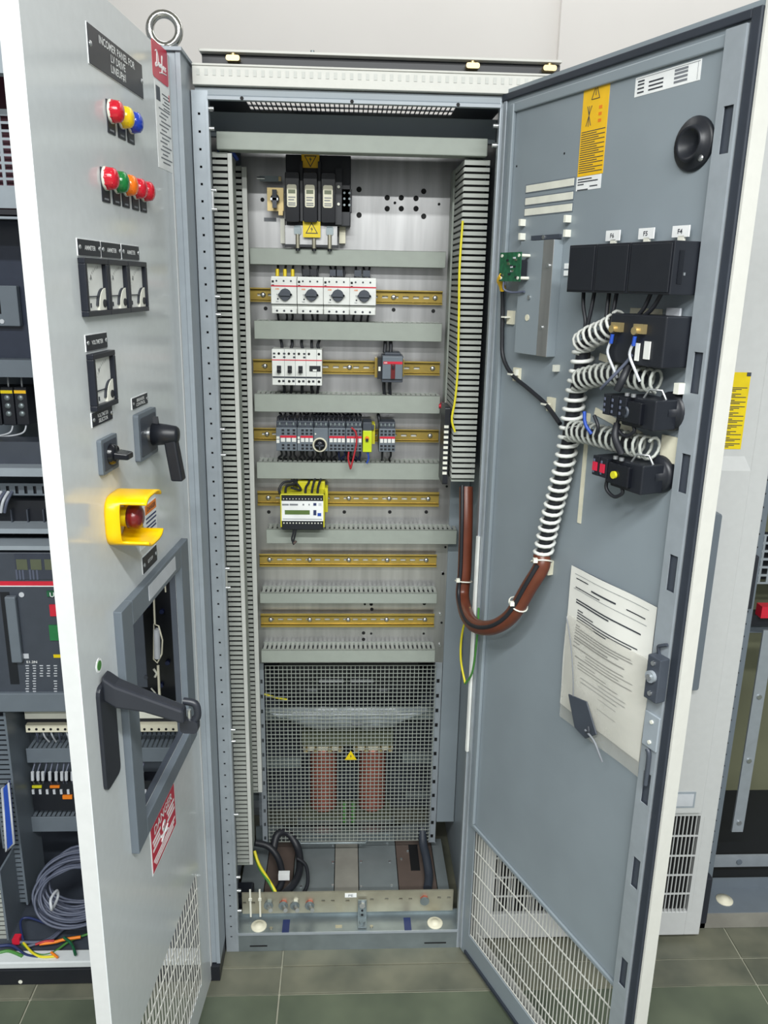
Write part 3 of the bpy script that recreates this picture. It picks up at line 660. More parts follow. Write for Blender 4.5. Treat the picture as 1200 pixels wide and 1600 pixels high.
for pts in ([(440, 775), (436, 765), (443, 754), (455, 752), (460, 749)], [(446, 770), (448, 760), (460, 756), (464, 749)], [(455, 762), (470, 766), (464, 756), (455, 750)], [(477, 774), (478, 762), (482, 755), (484, 749)], [(487, 774), (488, 764), (491, 752), (493, 747)], [(496, 774), (497, 762), (500, 752), (502, 747)]):
    n_ = len(pts); MB().tube([at(a, b, 0.212+0.045*k/(n_-1)) for k, (a, b) in enumerate(pts)], 0.003, 'wire_black').build('wire', bt, off=bt.location)
bt = thing('wire_bundle', (O[0], 0.2, zb), 'two dark wire ends dangling below the yellow display relay', 'wires')
for pts in ([(459, 824), (458, 834), (456, 842), (459, 851)], [(463, 824), (461, 836), (458, 848)]):
    MB().tube([at(a, b, 0.212) for a, b in pts], 0.0022, 'wire_black').build('wire', bt, off=bt.location)
c = at(459, 849, 0.21); MB().tube([c, c+Vector((0.006, 0, 0.006))], 0.003, 'plate_brown', smooth_path=False).build('wire_end', bt, off=bt.location)

# ---- fuse switch at the top of the plate
YF = 0.225
O = (at(495, 310, YF).x, 0.3, at(495, 385, YF).z); t = thing('fuse_switch', O, 'large black three pole fuse switch at the top of the cabinet', 'fuse switch')
X = lambda px, Y=YF: at(px, 310, Y).x
Z = lambda py, Y=YF: at(495, py, Y).z
MB().box(X(446), X(548), 0.245, 0.299, Z(352), Z(240), 'black_plastic').build('base', t, off=O, bevel=0.002)
for a, b_ in ((446, 468), (474, 496), (502, 524)):
    fo = MB().rbox(X(a), X(b_), YF-0.01, 0.26, Z(348), Z(270), 'black_gloss', 0.004).build('fuse_carrier', t, off=O, bevel=0.001)
    q = MB().rbox(X(a+3), X(b_-4), YF-0.012, YF-0.01, Z(325), Z(290), 'tape', 0.004)
    q.box(X(a+5), X(b_-6), YF-0.0125, YF-0.012, Z(304), Z(298), 'core_steel')
    for py in (309, 313, 318, 321): q.box(X(a+5), X(b_-6-(py % 3)*2), YF-0.0125, YF-0.012, Z(py+1.6), Z(py), 'print_grey')
    q.build('rating_label', fo, off=O)
for a in (471, 499): MB().box(X(a)-0.003, X(a)+0.003, YF+0.002, 0.25, Z(346), Z(252), 'black_plastic').build('phase_barrier', t, off=O)
MB().box(X(524), X(534), YF+0.005, 0.25, Z(350), Z(262), 'black_plastic').cyl((X(529), YF+0.001, Z(291)), (X(529), YF+0.006, Z(291)), 0.0032, 'cream', n=8).cyl((X(529), YF+0.001, Z(318)), (X(529), YF+0.006, Z(318)), 0.0032, 'cream', n=8).build('end_plate', t, off=O)
q = MB().box(X(534), X(550), YF+0.02, 0.27, Z(329), Z(293), 'black_plastic')
for py in (299, 308, 318):
    for px in (538, 546): q.cyl((X(px), YF+0.018, Z(py)), (X(px), YF+0.021, Z(py)), 0.0026, 'galvanised', n=8)
q.build('auxiliary_contact', t, off=O)
q = MB().box(X(415), X(441), 0.262, 0.268, Z(329), Z(292), 'brass').box(X(404), X(438), 0.255, 0.262, Z(283), Z(274), 'galvanised').box(X(433), X(440), 0.255, 0.27, Z(336), Z(328), 'brass').box(X(434), X(438), 0.254, 0.256, Z(282), Z(275), 'brass')
q.cyl((X(400), 0.256, Z(278)), (X(412), 0.256, Z(278)), 0.003, 'steel', n=8)
q.build('drive_plate', t, off=O)
MB().cyl((X(428), 0.25, Z(310)), (X(428), 0.263, Z(310)), 0.010, 'black_gloss', n=14).box(X(421), X(433), 0.246, 0.252, Z(313), Z(309), 'steel').box(X(424), X(431), 0.246, 0.255, Z(325), Z(296), 'dark_grey').build('drive_shaft', t, off=O)
q = MB().box(X(444), X(527), 0.24, 0.243, Z(382), Z(352), 'zinc_plate').box(X(443), X(529), 0.238, 0.25, Z(386), Z(382), 'black_plastic').build('terminal_cover', t, off=O)
for px in (464, 490, 515):
    MB().rbox(X(px)-0.008, X(px)+0.008, 0.236, 0.24, Z(367), Z(352), 'galvanised', 0.005).cyl((X(px), 0.237, Z(366)), (X(px), 0.237, Z(388)), 0.0045, 'dull_zinc', n=8).cyl((X(px), 0.24, Z(384)), (X(px), 0.24, Z(392)), 0.005, 'black_plastic', n=8).build('cable_lug', t, off=O)
MB().box(X(435), X(442), 0.27, 0.299, Z(380), Z(340), 'cream').build('side_bracket', t, off=O)
MB().box(X(530), X(540), 0.27, 0.299, Z(378), Z(338), 'tape').build('side_bracket', t, off=O)
def tri(mb, c, s, y, m, up=1, n=0):
    mb.prism([(c[0]-s, c[1]-s*0.62*up), (c[0]+s, c[1]-s*0.62*up), (c[0], c[1]+s*1.1*up)], 'y', y, y+0.0004, m)
def warn(px, py, s, Y, label, m, up=1):
    c = at(px, py, Y); q = MB().box(c.x-s, c.x+s, Y, Y+0.0015, c.z-s*0.9, c.z+s*0.9, m)
    tri(q, (c.x, c.z-0.001), s*0.72, Y-0.0004, 'print_dark', up); tri(q, (c.x, c.z-0.001), s*0.56, Y-0.0008, m, up)
    b = s*0.3
    q.add([(c.x+b*.3, Y-0.0012, c.z+b*1.1), (c.x-b*.5, Y-0.0012, c.z-b*.1), (c.x, Y-0.0012, c.z-b*.1), (c.x-b*.2, Y-0.0012, c.z-b*1.3), (c.x+b*.5, Y-0.0012, c.z+b*.2), (c.x, Y-0.0012, c.z+b*.2)], [(0, 1, 2, 5), (2, 3, 4, 5)], 'print_dark')
    q.build('warning_sticker', label=label, cat='sticker')
warn(487, 358, 0.0195, YF+0.003, 'bright yellow square high voltage sticker at the bottom of the fuse switch', 'yellow')
warn(485, 249, 0.0195, YF+0.010, 'dull yellow upside down voltage sticker at the top of the fuse switch', 'core_steel' if 0 else 'sticker_yellow', -1)
c = at(422, 343, 0.3); MB().box(c.x-0.014, c.x+0.014, 0.3005, 0.302, c.z-0.004, c.z+0.004, 'print_grey').build('label', label='tiny grey label on the plate left of the fuse switch', cat='label')

# ------------------------------------------------------------------ mesh guard and transformer
O = (0.3, 0.3, 0.1); g = thing('mesh_guard', O, 'welded wire mesh guard screen over the lower part of the cabinet', 'mesh guard')
mx0, mx1, mz0, mz1 = 0.066, 0.533, 0.100, 0.652
q = MB()
for k in range(41):
    x = mx0+0.010+(mx1-mx0-0.010)*k/40; q.box(x-0.0009, x+0.0009, 0.2925, 0.2945, mz0, mz1, 'mesh_wire')
for k in range(49):
    z = mz0+(mz1-mz0)*k/48; q.box(mx0+0.008, mx1, 0.2905, 0.2925, z-0.0009, z+0.0009, 'mesh_wire')
q.build('wire_mesh', g, off=O, kind='stuff')
MB().tube([(0.16, 0.288, 0.108), (0.165, 0.285, 0.098), (0.35, 0.285, 0.098), (0.355, 0.288, 0.108)], 0.003, 'galvanised', smooth_path=False).build('bottom_clip', g, off=O)
c = at(548, 1181, 0.289); q = MB(); s_ = 0.0165
q.prism([(c.x-s_, c.z-s_*0.75), (c.x+s_, c.z-s_*0.75), (c.x, c.z+s_*0.95)], 'y', 0.2885, 0.2904, 'yellow')
b = 0.004; q.add([(c.x+b*.3, 0.288, c.z+b*1.3), (c.x-b*.6, 0.288, c.z-b*.3), (c.x, 0.288, c.z-b*.3), (c.x-b*.2, 0.288, c.z-b*1.9), (c.x+b*.6, 0.288, c.z+b*.1), (c.x, 0.288, c.z+b*.1)], [(0, 1, 2, 5), (2, 3, 4, 5)], 'print_dark')
q.build('warning_sticker', label='yellow triangular high voltage sign fixed on the wire mesh', cat='sticker')
O = (0.3, 0.44, 0.05); t = thing('transformer', O, 'transformer with two copper coils standing behind the wire mesh', 'transformer')
MB().box(0.165, 0.43, 0.40, 0.48, 0.06, 0.10, 'core_steel').box(0.165, 0.43, 0.40, 0.48, 0.34, 0.385, 'core_steel').box(0.20, 0.245, 0.42, 0.46, 0.1, 0.34, 'core_steel').box(0.355, 0.40, 0.42, 0.46, 0.1, 0.34, 'core_steel').build('core', t, off=O)
for xc in (0.226, 0.372):
    w_ = MB().lathe((xc, 0.44, 0.115), (0, 0, 1), [(0, 0.02)]+[(0.0+0.0055*k+0.0027*j, 0.040 if j else 0.037) for k in range(37) for j in (0, 1)]+[(0.205, 0.02)], 'copper', 22).build('winding', t, off=O)
    q = MB()
    for dx in (-0.05, -0.02, 0.02, 0.05): q.cyl((xc+dx, 0.405, 0.332), (xc+dx, 0.385, 0.332), 0.006, 'brass', n=8)
    q.box(xc-0.058, xc+0.058, 0.405, 0.41, 0.322, 0.342, 'tape').build('terminal_bar', t, off=O)
MB().box(0.15, 0.44, 0.37, 0.41, 0.05, 0.09, 'galvanised').build('foot', t, off=O)
for xc in (0.285, 0.31): MB().box(xc, xc+0.01, 0.38, 0.39, 0.09, 0.16, 'wire_green').build('cable', t, off=O)
O = (0.3, 0.34, 0.42); t = thing('plastic_sheet', O, 'sagging clear plastic sheet over the shelf behind the wire mesh', 'plastic sheet')
q = MB(); n = 18; vs = []; fs = []
for j in range(5):
    for i in range(n+1):
        f = i/n; x = 0.08+0.44*f; sag = 0.055*min(1, 4*f, 4*(1-f))
        z = 0.497-(sag+0.012)*j/4; y = 0.345-0.02*math.sin(j/4*3.1)*(1+0.3*math.sin(i*1.7)); vs.append((x, y, z+0.003*math.sin(i*2.3+j)))
for j in range(4):
    for i in range(n): a = j*(n+1)+i; fs.append((a, a+1, a+n+2, a+n+1))
q.add(vs, fs, 'clear_sheet', True); q.build('sheet', t, off=O)
c = at(560, 1127, 0.33); MB().box(c.x-0.018, c.x+0.012, 0.318, 0.32, c.z-0.005, c.z+0.004, 'print_grey').build('print', t, off=O)
O = (0.3, 0.44, 0.47); t = thing('control_module', O, 'dark device with pale front strips on the shelf behind the upper mesh', 'module')
MB().box(0.10, 0.50, 0.40, 0.52, 0.465, 0.62, 'black_plastic').build('body', t, off=O, bevel=0.003)
for a, b_ in ((0.215, 0.285), (0.305, 0.37)): MB().box(a, b_, 0.396, 0.401, 0.548, 0.556, 'wire_light').build('front_strip', t, off=O)
for a, b_ in ((0.18, 0.21), (0.385, 0.41)): MB().box(a, b_, 0.396, 0.401, 0.518, 0.523, 'print_grey').build('front_strip', t, off=O)
MB().tube([(0.05, 0.32, 0.56), (0.09, 0.32, 0.545), (0.13, 0.33, 0.53)], 0.003, 'wire_yellow').build('wire', label='yellow green wire running behind the left edge of the mesh', cat='wire')

# ---- cables on the cabinet floor
t = thing('cable_coil', (0.13, 0.2, 0.05), 'looped black cable with a white tag on the cabinet floor at bottom left', 'cable')
def loop(pts, r, m, nm='cable'):
    MB().tube(pts, r, m, n=10).build(nm, t, off=t.location)
loop([(0.03, 0.14, 0.06), (0.06, 0.10, 0.06), (0.10, 0.09, 0.075), (0.14, 0.12, 0.08), (0.165, 0.19, 0.075), (0.16, 0.27, 0.085), (0.13, 0.30, 0.12), (0.10, 0.285, 0.13), (0.09, 0.26, 0.10)], 0.0105, 'wire_black')
loop([(0.04, 0.25, 0.13), (0.08, 0.25, 0.115), (0.11, 0.22, 0.09), (0.12, 0.16, 0.07), (0.09, 0.11, 0.063), (0.05, 0.12, 0.062)], 0.009, 'wire_black')
loop([(0.16, 0.22, 0.10), (0.185, 0.2, 0.09), (0.19, 0.15, 0.07), (0.17, 0.11, 0.062)], 0.005, 'wire_black')
MB().box(0.112, 0.142, 0.155, 0.172, 0.083, 0.1, 'label_white').build('tag', t, off=t.location)
MB().rbox(0.006, 0.05, 0.075, 0.13, 0.051, 0.10, 'black_plastic', 0.006).build('connector', label='black connector block under the end of the left duct', cat='connector')
t = thing('earth_wire', (0.08, 0.1, 0.1), 'green and yellow earth wires dropping from the left duct to the bar', 'wire')
MB().tube([(0.052, 0.14, 0.19), (0.065, 0.12, 0.165), (0.09, 0.09, 0.145), (0.112, 0.065, 0.125), (0.118, 0.052, 0.105)], 0.004, 'wire_yellow').build('strand', t, off=t.location)
MB().tube([(0.05, 0.145, 0.175), (0.07, 0.11, 0.155), (0.095, 0.08, 0.14), (0.12, 0.056, 0.11)], 0.0035, 'wire_green').build('strand', t, off=t.location)
cc = [atz(661, 1318, 0.10), atz(666, 1340, 0.085), atz(670, 1368, 0.065), atz(668, 1388, 0.058)]
MB().tube([Vector((cc[0].x, cc[0].y+0.03, 0.13))]+cc, 0.012, 'rubber', n=12).build('cable', label='thick grey cable rising through the slot in the brown floor plate', cat='cable')

# ------------------------------------------------------------------ doors: local x runs from the hinge outwards
AL = math.atan2(-math.cos(math.radians(4.63)), -math.sin(math.radians(4.63))); HL = Vector((-0.031, -0.085, 0))
AR = math.atan2(-math.cos(math.radians(22.86)), math.sin(math.radians(22.86))); HR = Vector((0.590, -0.01, 0))
ML = Matrix.Translation(HL) @ Matrix.Rotation(AL, 4, 'Z'); MR = Matrix.Translation(HR) @ Matrix.Rotation(AR, 4, 'Z')
def LP(u, wv, z): return ML @ Vector((u, wv, z))      # wv > 0 towards the viewer
def RP(u, wv, z): return MR @ Vector((u, -wv, z))     # wv > 0 towards the viewer

# ---- left cabinet
LO = (-0.31, 0.24, 0.0)
lc = thing('electrical_cabinet', LO, 'left hand cabinet with its light grey instrument door swung open', 'cabinet')
def lp(mb, name, parent=None, **k): return mb.build(name, parent or lc, off=LO, **k)
lp(MB().box(-0.018, -0.0095, -0.082, 0.575, 0.045, 2.03, 'cabinet_grey'), 'side_panel')
lp(MB().box(-0.06, -0.018, -0.08, -0.045, 0.045, 2.03, 'cabinet_grey'), 'frame_post', bevel=0.002)
lp(MB().box(-0.68, -0.64, -0.088, -0.052, 0.045, 2.03, 'cabinet_grey'), 'frame_post')
lp(MB().box(-0.68, -0.674, -0.052, 0.575, 0.05, 2.03, 'inner_grey'), 'side_panel')
lp(MB().box(-0.68, -0.006, 0.57, 0.576, 0.05, 2.03, 'inner_grey'), 'back_panel')
lp(MB().box(-0.68, -0.006, -0.088, 0.576, 2.03, 2.036, 'cabinet_grey'), 'roof')
lp(MB().box(-0.64, -0.04, -0.088, -0.06, 1.985, 2.03, 'cabinet_grey'), 'top_rail')
lp(MB().box(-0.68, -0.010, -0.09, 0.576, 0.0, 0.044, 'black_plastic'), 'plinth', bevel=0.002)
c = at(32, 1534, -0.09); lp(MB().cyl((c.x, -0.091, c.z), (c.x, -0.089, c.z), 0.005, 'cream', n=10), 'plinth_screw')
lp(MB().box(-0.64, -0.04, -0.088, -0.05, 0.046, 0.064, 'door_paint').box(-0.64, -0.04, -0.05, 0.57, 0.046, 0.052, 'dark_grey'), 'bottom_rail', bevel=0.006)
lp(MB().box(-0.674, -0.012, 0.30, 0.304, 0.3, 2.02, 'frame_grey'), 'mounting_plate')
# lifting eye
c = at(257, 47, -0.05)
e = MB().tube([(c.x+0.026*math.cos(a), -0.05, c.z+0.026*math.sin(a)) for a in [2*math.pi*k/28 for k in range(28)]], 0.0075, 'eye_steel', n=12, smooth_path=False, closed=True)
e.cyl((c.x+0.003, -0.05, 2.036), (c.x+0.003, -0.05, c.z-0.024), 0.010, 'eye_steel', r1=0.008).cyl((c.x+0.003, -0.05, 2.036), (c.x+0.003, -0.05, 2.041), 0.017, 'eye_steel')
e.build('lifting_eye', lc, off=LO)
# door leaf with openings, in door coordinates relative to the hinge
dh = HL-Vector(LO)
gu = [0.082+0.0165*k for k in range(26)]
dl = MB().perf('y', 0.004, 0.577, 0.006, 2.022, -0.0015, 0.0, [(0.118, 0.395, 0.748, 1.112), (0.082, 0.5, 0.075, 0.376)], 'door_paint')
dl.box(0.573, 0.577, -0.025, -0.0015, 0.006, 2.022, 'panel_white').box(-0.0125, 0.004, -0.020, 0.001, 0.006, 2.022, 'panel_white').box(0.004, 0.573, -0.025, -0.004, 2.018, 2.022, 'white_paint').box(0.004, 0.573, -0.025, -0.004, 0.006, 0.01, 'white_paint').box(0.553, 0.573, -0.026, -0.022, 0.006, 2.022, 'rubber')
doorL = dl.build('door', lc, loc=dh, rot=AL, label='light grey instrument door, seen from outside')
q = MB()
for u in gu: q.box(u, u+0.006, -0.0012, 0.0, 0.075, 0.376, 'white_paint')
for zz in (0.13, 0.185, 0.24, 0.295, 0.335): q.box(0.082, 0.5, -0.0016, 0.0004, zz, zz+0.004, 'white_paint')
q.build('vent_bars', doorL, kind='stuff')
fr = MB(); o0, o1, z0, z1 = 0.066, 0.442, 0.713, 1.150; i0, i1, j0, j1 = 0.118, 0.395, 0.748, 1.108
fr.box(o0, i0, -0.001, 0.013, z0, z1, 'frame_grey').box(i1, o1, -0.001, 0.013, z0, z1, 'frame_grey').box(i0, i1, -0.001, 0.013, z0, j0, 'frame_grey').box(i0, i1, -0.001, 0.013, j1, z1, 'frame_grey')
fr.box(i0, i0+0.003, -0.012, 0.0, j0, j1, 'dark_grey').box(i1-0.003, i1, -0.012, 0.0, j0, j1, 'dark_grey').box(i0, i1, -0.012, 0, j0, j0+0.003, 'dark_grey')
fr.build('window_frame', doorL, bevel=0.003)
MB().box(0.157, 0.314, 0.013, 0.0138, 1.117, 1.143, 'wire_light').build('blank_label', doorL)
# swing handle: recessed dish and the lever swung out
hs = MB().rbox(0.472, 0.532, -0.002, 0.006, 0.893, 1.066, 'handle_black', 0.012)
hb = hs.build('handle_dish', doorL, bevel=0.002)
lv = MB(); 
pts = [(0.505, 0.004, 1.060), (0.503, 0.022, 1.046), (0.495, 0.06, 1.030), (0.49, 0.118, 1.006)]
def slab(mb, pts, hw, hz, m):
    vs = []
    for (x, y, z), a, b in zip(pts, hw, hz): vs += [(x-a, y, z-b), (x+a, y, z-b), (x+a, y, z+b), (x-a, y, z+b)]
    n = len(pts); fs = [(0, 1, 2, 3), tuple(4*(n-1)+k for k in (3, 2, 1, 0))]
    for i in range(n-1):
        for k in range(4): fs.append((4*i+k, 4*i+(k+1) % 4, 4*i+4+(k+1) % 4, 4*i+4+k))
    mb.add(vs, fs, m)
slab(lv, pts, (0.014, 0.014, 0.012, 0.010), (0.020, 0.019, 0.014, 0.012), 'handle_black')
lever = lv.build('handle_lever', doorL, bevel=0.004)
q = MB().cyl((0.479, 0.104, 1.008), (0.474, 0.104, 1.008), 0.008, 'steel').cyl((0.474, 0.106, 1.008), (0.473, 0.106, 1.008), 0.005, 'handle_black')
q.tube([(0.47, 0.11, 1.018), (0.47, 0.128, 1.014), (0.47, 0.131, 0.995), (0.47, 0.124, 0.984)], 0.006, 'handle_black')
q.build('lock_barrel', doorL)
q = MB().rbox(0.463, 0.477, 0.104, 0.132, 0.966, 0.988, 'handle_black', 0.007, 'x').cyl((0.47, 0.118, 0.985), (0.47, 0.118, 1.004), 0.0035, 'steel', n=8); q.build('lock_tongue', doorL)
q = MB().cyl((0.512, -0.001, 1.095), (0.512, 0.0008, 1.095), 0.011, 'label_white', n=20).cyl((0.512, 0.0008, 1.095), (0.512, 0.0014, 1.095), 0.0075, 'wire_green', n=16)
q.build('sticker', label='small round green and white sticker above the door handle', cat='sticker', loc=HL, rot=AL)

# things on the left door
def lth(name, u, z, label, cat, group=None): return thing(name, LP(u, 0, z), label, cat, AL, group)
XD, YU = (-1, 0, 0), (0, 0, 1)
def nameplate(u0, u1, z0, z1, txt, label, th=0.0022, fs=None, ws=0.6, group=None, name='nameplate'):
    uc, zc = (u0+u1)/2, (z0+z1)/2; t = lth(name, uc, zc, label, 'nameplate', group)
    MB().box(u0-uc, u1-uc, 0, th, z0-zc, z1-zc, 'sign_black').box(u0-uc-0.001, u1-uc+0.001, 0, th*0.5, z0-zc-0.001, z1-zc+0.001, 'label_white').build('plate', t)
    MB().text(txt, (0, th+0.0004, 0), XD, YU, (u1-u0)*ws, fs, 'label_white').build('lettering', t)
    r = min(0.004, (z1-z0)*0.16)
    for uu in (u0-uc+r*1.3, u1-uc-r*1.3): MB().lathe((uu, th, 0), (0, 1, 0), [(0, r), (r*0.4, r*0.8), (r*0.5, 0)], 'steel', 10).build('screw', t)
nameplate(0.156, 0.380, 1.921, 1.970, 'INCOMER PANEL FOR\nLV DRIVE\nLINEUP#1', 'large black engraved nameplate at the top of the left door', fs=0.039, ws=0.66)
G = 'engraved black instrument plates'
nameplate(0.391, 0.469, 1.671, 1.6915, 'AMMETER', 'black AMMETER plate over the leftmost ammeter', fs=0.006, ws=0.5, group=G)
nameplate(0.309, 0.386, 1.671, 1.6915, 'AMMETER', 'black AMMETER plate over the middle ammeter', fs=0.006, ws=0.5, group=G)
nameplate(0.225, 0.302, 1.671, 1.6915, 'AMMETER', 'black AMMETER plate over the rightmost ammeter', fs=0.006, ws=0.5, group=G)
nameplate(0.391, 0.467, 1.545, 1.566, 'VOLTMETER', 'black VOLTMETER plate just above the single voltmeter', fs=0.006, ws=0.55, group=G)
nameplate(0.391, 0.467, 1.440, 1.459, 'VOLTMETER\nSELECTOR', 'black two line plate below the voltmeter, above the small selector', fs=0.013, ws=0.55, group=G)
nameplate(0.226, 0.300, 1.440, 1.457, 'BREAKER\nCONTROL', 'black two line plate above the big pistol grip switch', fs=0.012, ws=0.6, group=G)
nameplate(0.226, 0.300, 1.160, 1.188, 'E/STOP', 'small black plate below the emergency stop, touching the window frame', fs=0.006, ws=0.35, group=G)
def lamp(u, zc, zb, m, label, group):
    t = lth('indicator_lamp', u, zc, label, 'indicator lamp', group)
    MB().box(-0.0148, 0.0148, 0, 0.0015, zb-zc, 0.014, 'sign_black').box(-0.008, 0.008, 0.0015, 0.0018, zb-zc+0.003, zb-zc+0.0055, 'print_grey').build('legend_plate', t)
    MB().lathe((0, 0.0015, 0), (0, 1, 0), [(0, 0.0165), (0.002, 0.0165), (0.0035, 0.0155)], 'cream', 24).build('bezel', t)
    q = MB().lathe((0, 0.003, 0), (0, 1, 0), [(0, 0.0152), (0.005, 0.0155), (0.011, 0.0146), (0.0145, 0.0122), (0.0165, 0.008), (0.017, 0)], m, 24)
    for k in range(10):
        a = 2*math.pi*k/10; q.cyl((0.0138*math.cos(a), 0.004, 0.0138*math.sin(a)), (0.0125*math.cos(a), 0.0155, 0.0125*math.sin(a)), 0.0026, m, r1=0.002, n=6)
    q.build('lens', t)
for u, m, cn in ((0.310, 'red_lens', 'red'), (0.267, 'yellow_lens', 'yellow'), (0.226, 'blue_lens', 'blue')):
    lamp(u, 1.874, 1.844, m, cn+' indicator lamp in the upper row of three', 'indicator lamps of the upper row')
for u, m, cn in ((0.351, 'red_lens', 'leftmost red lamp'), (0.308, 'green_lens', 'green lamp'), (0.268, 'orange_lens', 'orange lamp'), (0.224, 'red_lens', 'fourth lamp, red, right of the orange one'), (0.184, 'red_lens', 'rightmost red lamp')):
    lamp(u, 1.779, 1.747, m, cn+' in the lower row of five lamps', 'indicator lamps of the lower row')
def meter(u0, u1, z0, z1, label, unit, group=None):
    uc, zc = (u0+u1)/2, (z0+z1)/2; t = lth('panel_meter', uc, zc, label, 'meter', group); a = (u1-u0)/2; b = (z1-z0)/2
    bz = 0.0075
    q = MB().box(-a, a, 0, 0.010, b-bz, b, 'sign_black').box(-a, a, 0, 0.010, -b, -b+bz, 'sign_black').box(-a, -a+bz, 0, 0.010, -b+bz, b-bz, 'sign_black').box(a-bz, a, 0, 0.010, -b+bz, b-bz, 'sign_black'); q.build('bezel', t, bevel=0.001)
    MB().box(-a+bz, a-bz, 0, 0.003, -b+bz, b-bz, 'white_plastic').build('dial_face', t)
    q = MB()
    # scale arc with ticks, unit letters, needle
    for k in range(13):
        an = math.radians(95+85*k/12); r1_, r2_ = 0.050, 0.046
        c_, s_ = math.cos(an), math.sin(an); ox, oz = -a+bz+0.012, -b+bz+0.010
        q.add([(ox-c_*r1_+s_*.0004, 0.0034, oz+s_*r1_), (ox-c_*r1_-s_*.0004, 0.0034, oz+s_*r1_), (ox-c_*r2_-s_*.0004, 0.0034, oz+s_*r2_), (ox-c_*r2_+s_*.0004, 0.0034, oz+s_*r2_)], [(0, 1, 2, 3)], 'print_dark')
    q.text(unit, (0.008, 0.0034, b-bz-0.018), XD, YU, 0.006, 0.007, 'print_dark').box(a-bz-0.004, a-bz-0.010, 0.003, 0.0034, 0.004, 0.009, 'print_grey')
    q.build('scale', t)
    MB().box(a-bz-0.001, -a+bz+0.010, 0.0045, 0.0055, -b+bz+0.018, -b+bz+0.0195, 'print_dark').build('needle', t)
    # quarter disc cover over the pivot at the lower right of the dial
    pv = [(-a+bz, -b+bz), (-a+bz+0.026, -b+bz)]+[(-a+bz+0.026*math.cos(x), -b+bz+0.030*math.sin(x)) for x in [math.pi/2*k/8 for k in range(1, 9)]]
    MB().prism(pv, 'y', 0.003, 0.0065, 'cream').prism([(p_[0]+(0.0055 if p_[0] > -a+bz+0.001 else 0.004), p_[1]) for p_ in pv[2:]]+[(p_[0], p_[1]) for p_ in pv[2:][::-1]], 'y', 0.003, 0.0055, 'print_dark').build('pivot_cover', t)
    MB().cyl((-a+bz+0.008, 0.0065, -b+bz+0.009), (-a+bz+0.008, 0.008, -b+bz+0.009), 0.0055, 'black_plastic', n=16).build('zero_screw', t)
    MB().box(a-bz-0.018, a-bz-0.021, 0.0032, 0.004, -b+bz+0.004, -b+bz+0.010, 'print_dark').build('class_mark', t)
GM = 'square panel meters'
meter(0.387, 0.4715, 1.591, 1.668, 'leftmost square black framed ammeter of the three', 'A', GM)
meter(0.303, 0.3865, 1.591, 1.668, 'middle square black framed ammeter of the three', 'A', GM)
meter(0.213, 0.3025, 1.591, 1.668, 'rightmost square black framed ammeter of the three', 'A', GM)
meter(0.383, 0.468, 1.462, 1.541, 'single square voltmeter below the three ammeters', 'V', GM)
# voltmeter selector
t = lth('selector_switch', 0.424, 1.393, 'small selector switch with black knob on a square grey plate', 'switch')
MB().rbox(-0.032, 0.032, 0, 0.007, -0.026, 0.026, 'frame_grey', 0.003).rbox(-0.026, 0.026, 0.007, 0.0078, -0.021, 0.021, 'dark_grey', 0.002).build('plate', t, bevel=0.0015)
MB().lathe((0, 0.0078, 0), (0, 1, 0), [(0, 0.016), (0.004, 0.0155), (0.009, 0.013), (0.009, 0)], 'black_gloss', 22).build('collar', t)
q = MB(); slab(q, [(0.0, 0.0165, 0.0), (-0.001, 0.024, -0.001), (-0.004, 0.036, -0.003)], (0.015, 0.014, 0.012), (0.0052, 0.005, 0.0045), 'black_gloss'); q.build('knob', t, bevel=0.002)
# breaker control switch
t = lth('pistol_grip_switch', 0.253, 1.392, 'large black pistol grip control switch on a grey plate', 'switch')
MB().rbox(-0.047, 0.047, 0, 0.009, -0.039, 0.039, 'frame_grey', 0.004).rbox(-0.040, 0.040, 0.009, 0.010, -0.032, 0.032, 'dark_grey', 0.003).build('plate', t, bevel=0.002)
MB().lathe((0, 0.010, 0), (0, 1, 0), [(0, 0.012), (0.008, 0.012)], 'steel', 20).build('collar', t)
MB().lathe((0, 0.016, 0), (0, 1, 0), [(0, 0.010), (0.001, 0.0195), (0.024, 0.017), (0.040, 0.0145), (0.043, 0.012), (0.044, 0)], 'black_plastic', 24).prism([(-0.004, 0.015), (0.004, 0.015), (0.0, 0.030)], 'y', 0.018, 0.027, 'black_plastic').build('grip_body', t)
q = MB(); slab(q, [(0, 0, 0), (0, 0, 0)], (0, 0), (0, 0), 'black_plastic')
q = MB(); vs = []
for z, y0_, y1_, hw in ((-0.004, 0.036, 0.056, 0.011), (-0.035, 0.040, 0.060, 0.012), (-0.078, 0.046, 0.066, 0.0125)):
    vs += [(-hw, y0_, z), (hw, y0_, z), (hw, y1_, z), (-hw, y1_, z)]
q.add(vs, [(0, 1, 2, 3), (11, 10, 9, 8)]+[(4*i+k, 4*i+(k+1) % 4, 4*i+4+(k+1) % 4, 4*i+4+k) for i in (0, 1) for k in range(4)], 'black_plastic'); q.build('lever', t, bevel=0.003)
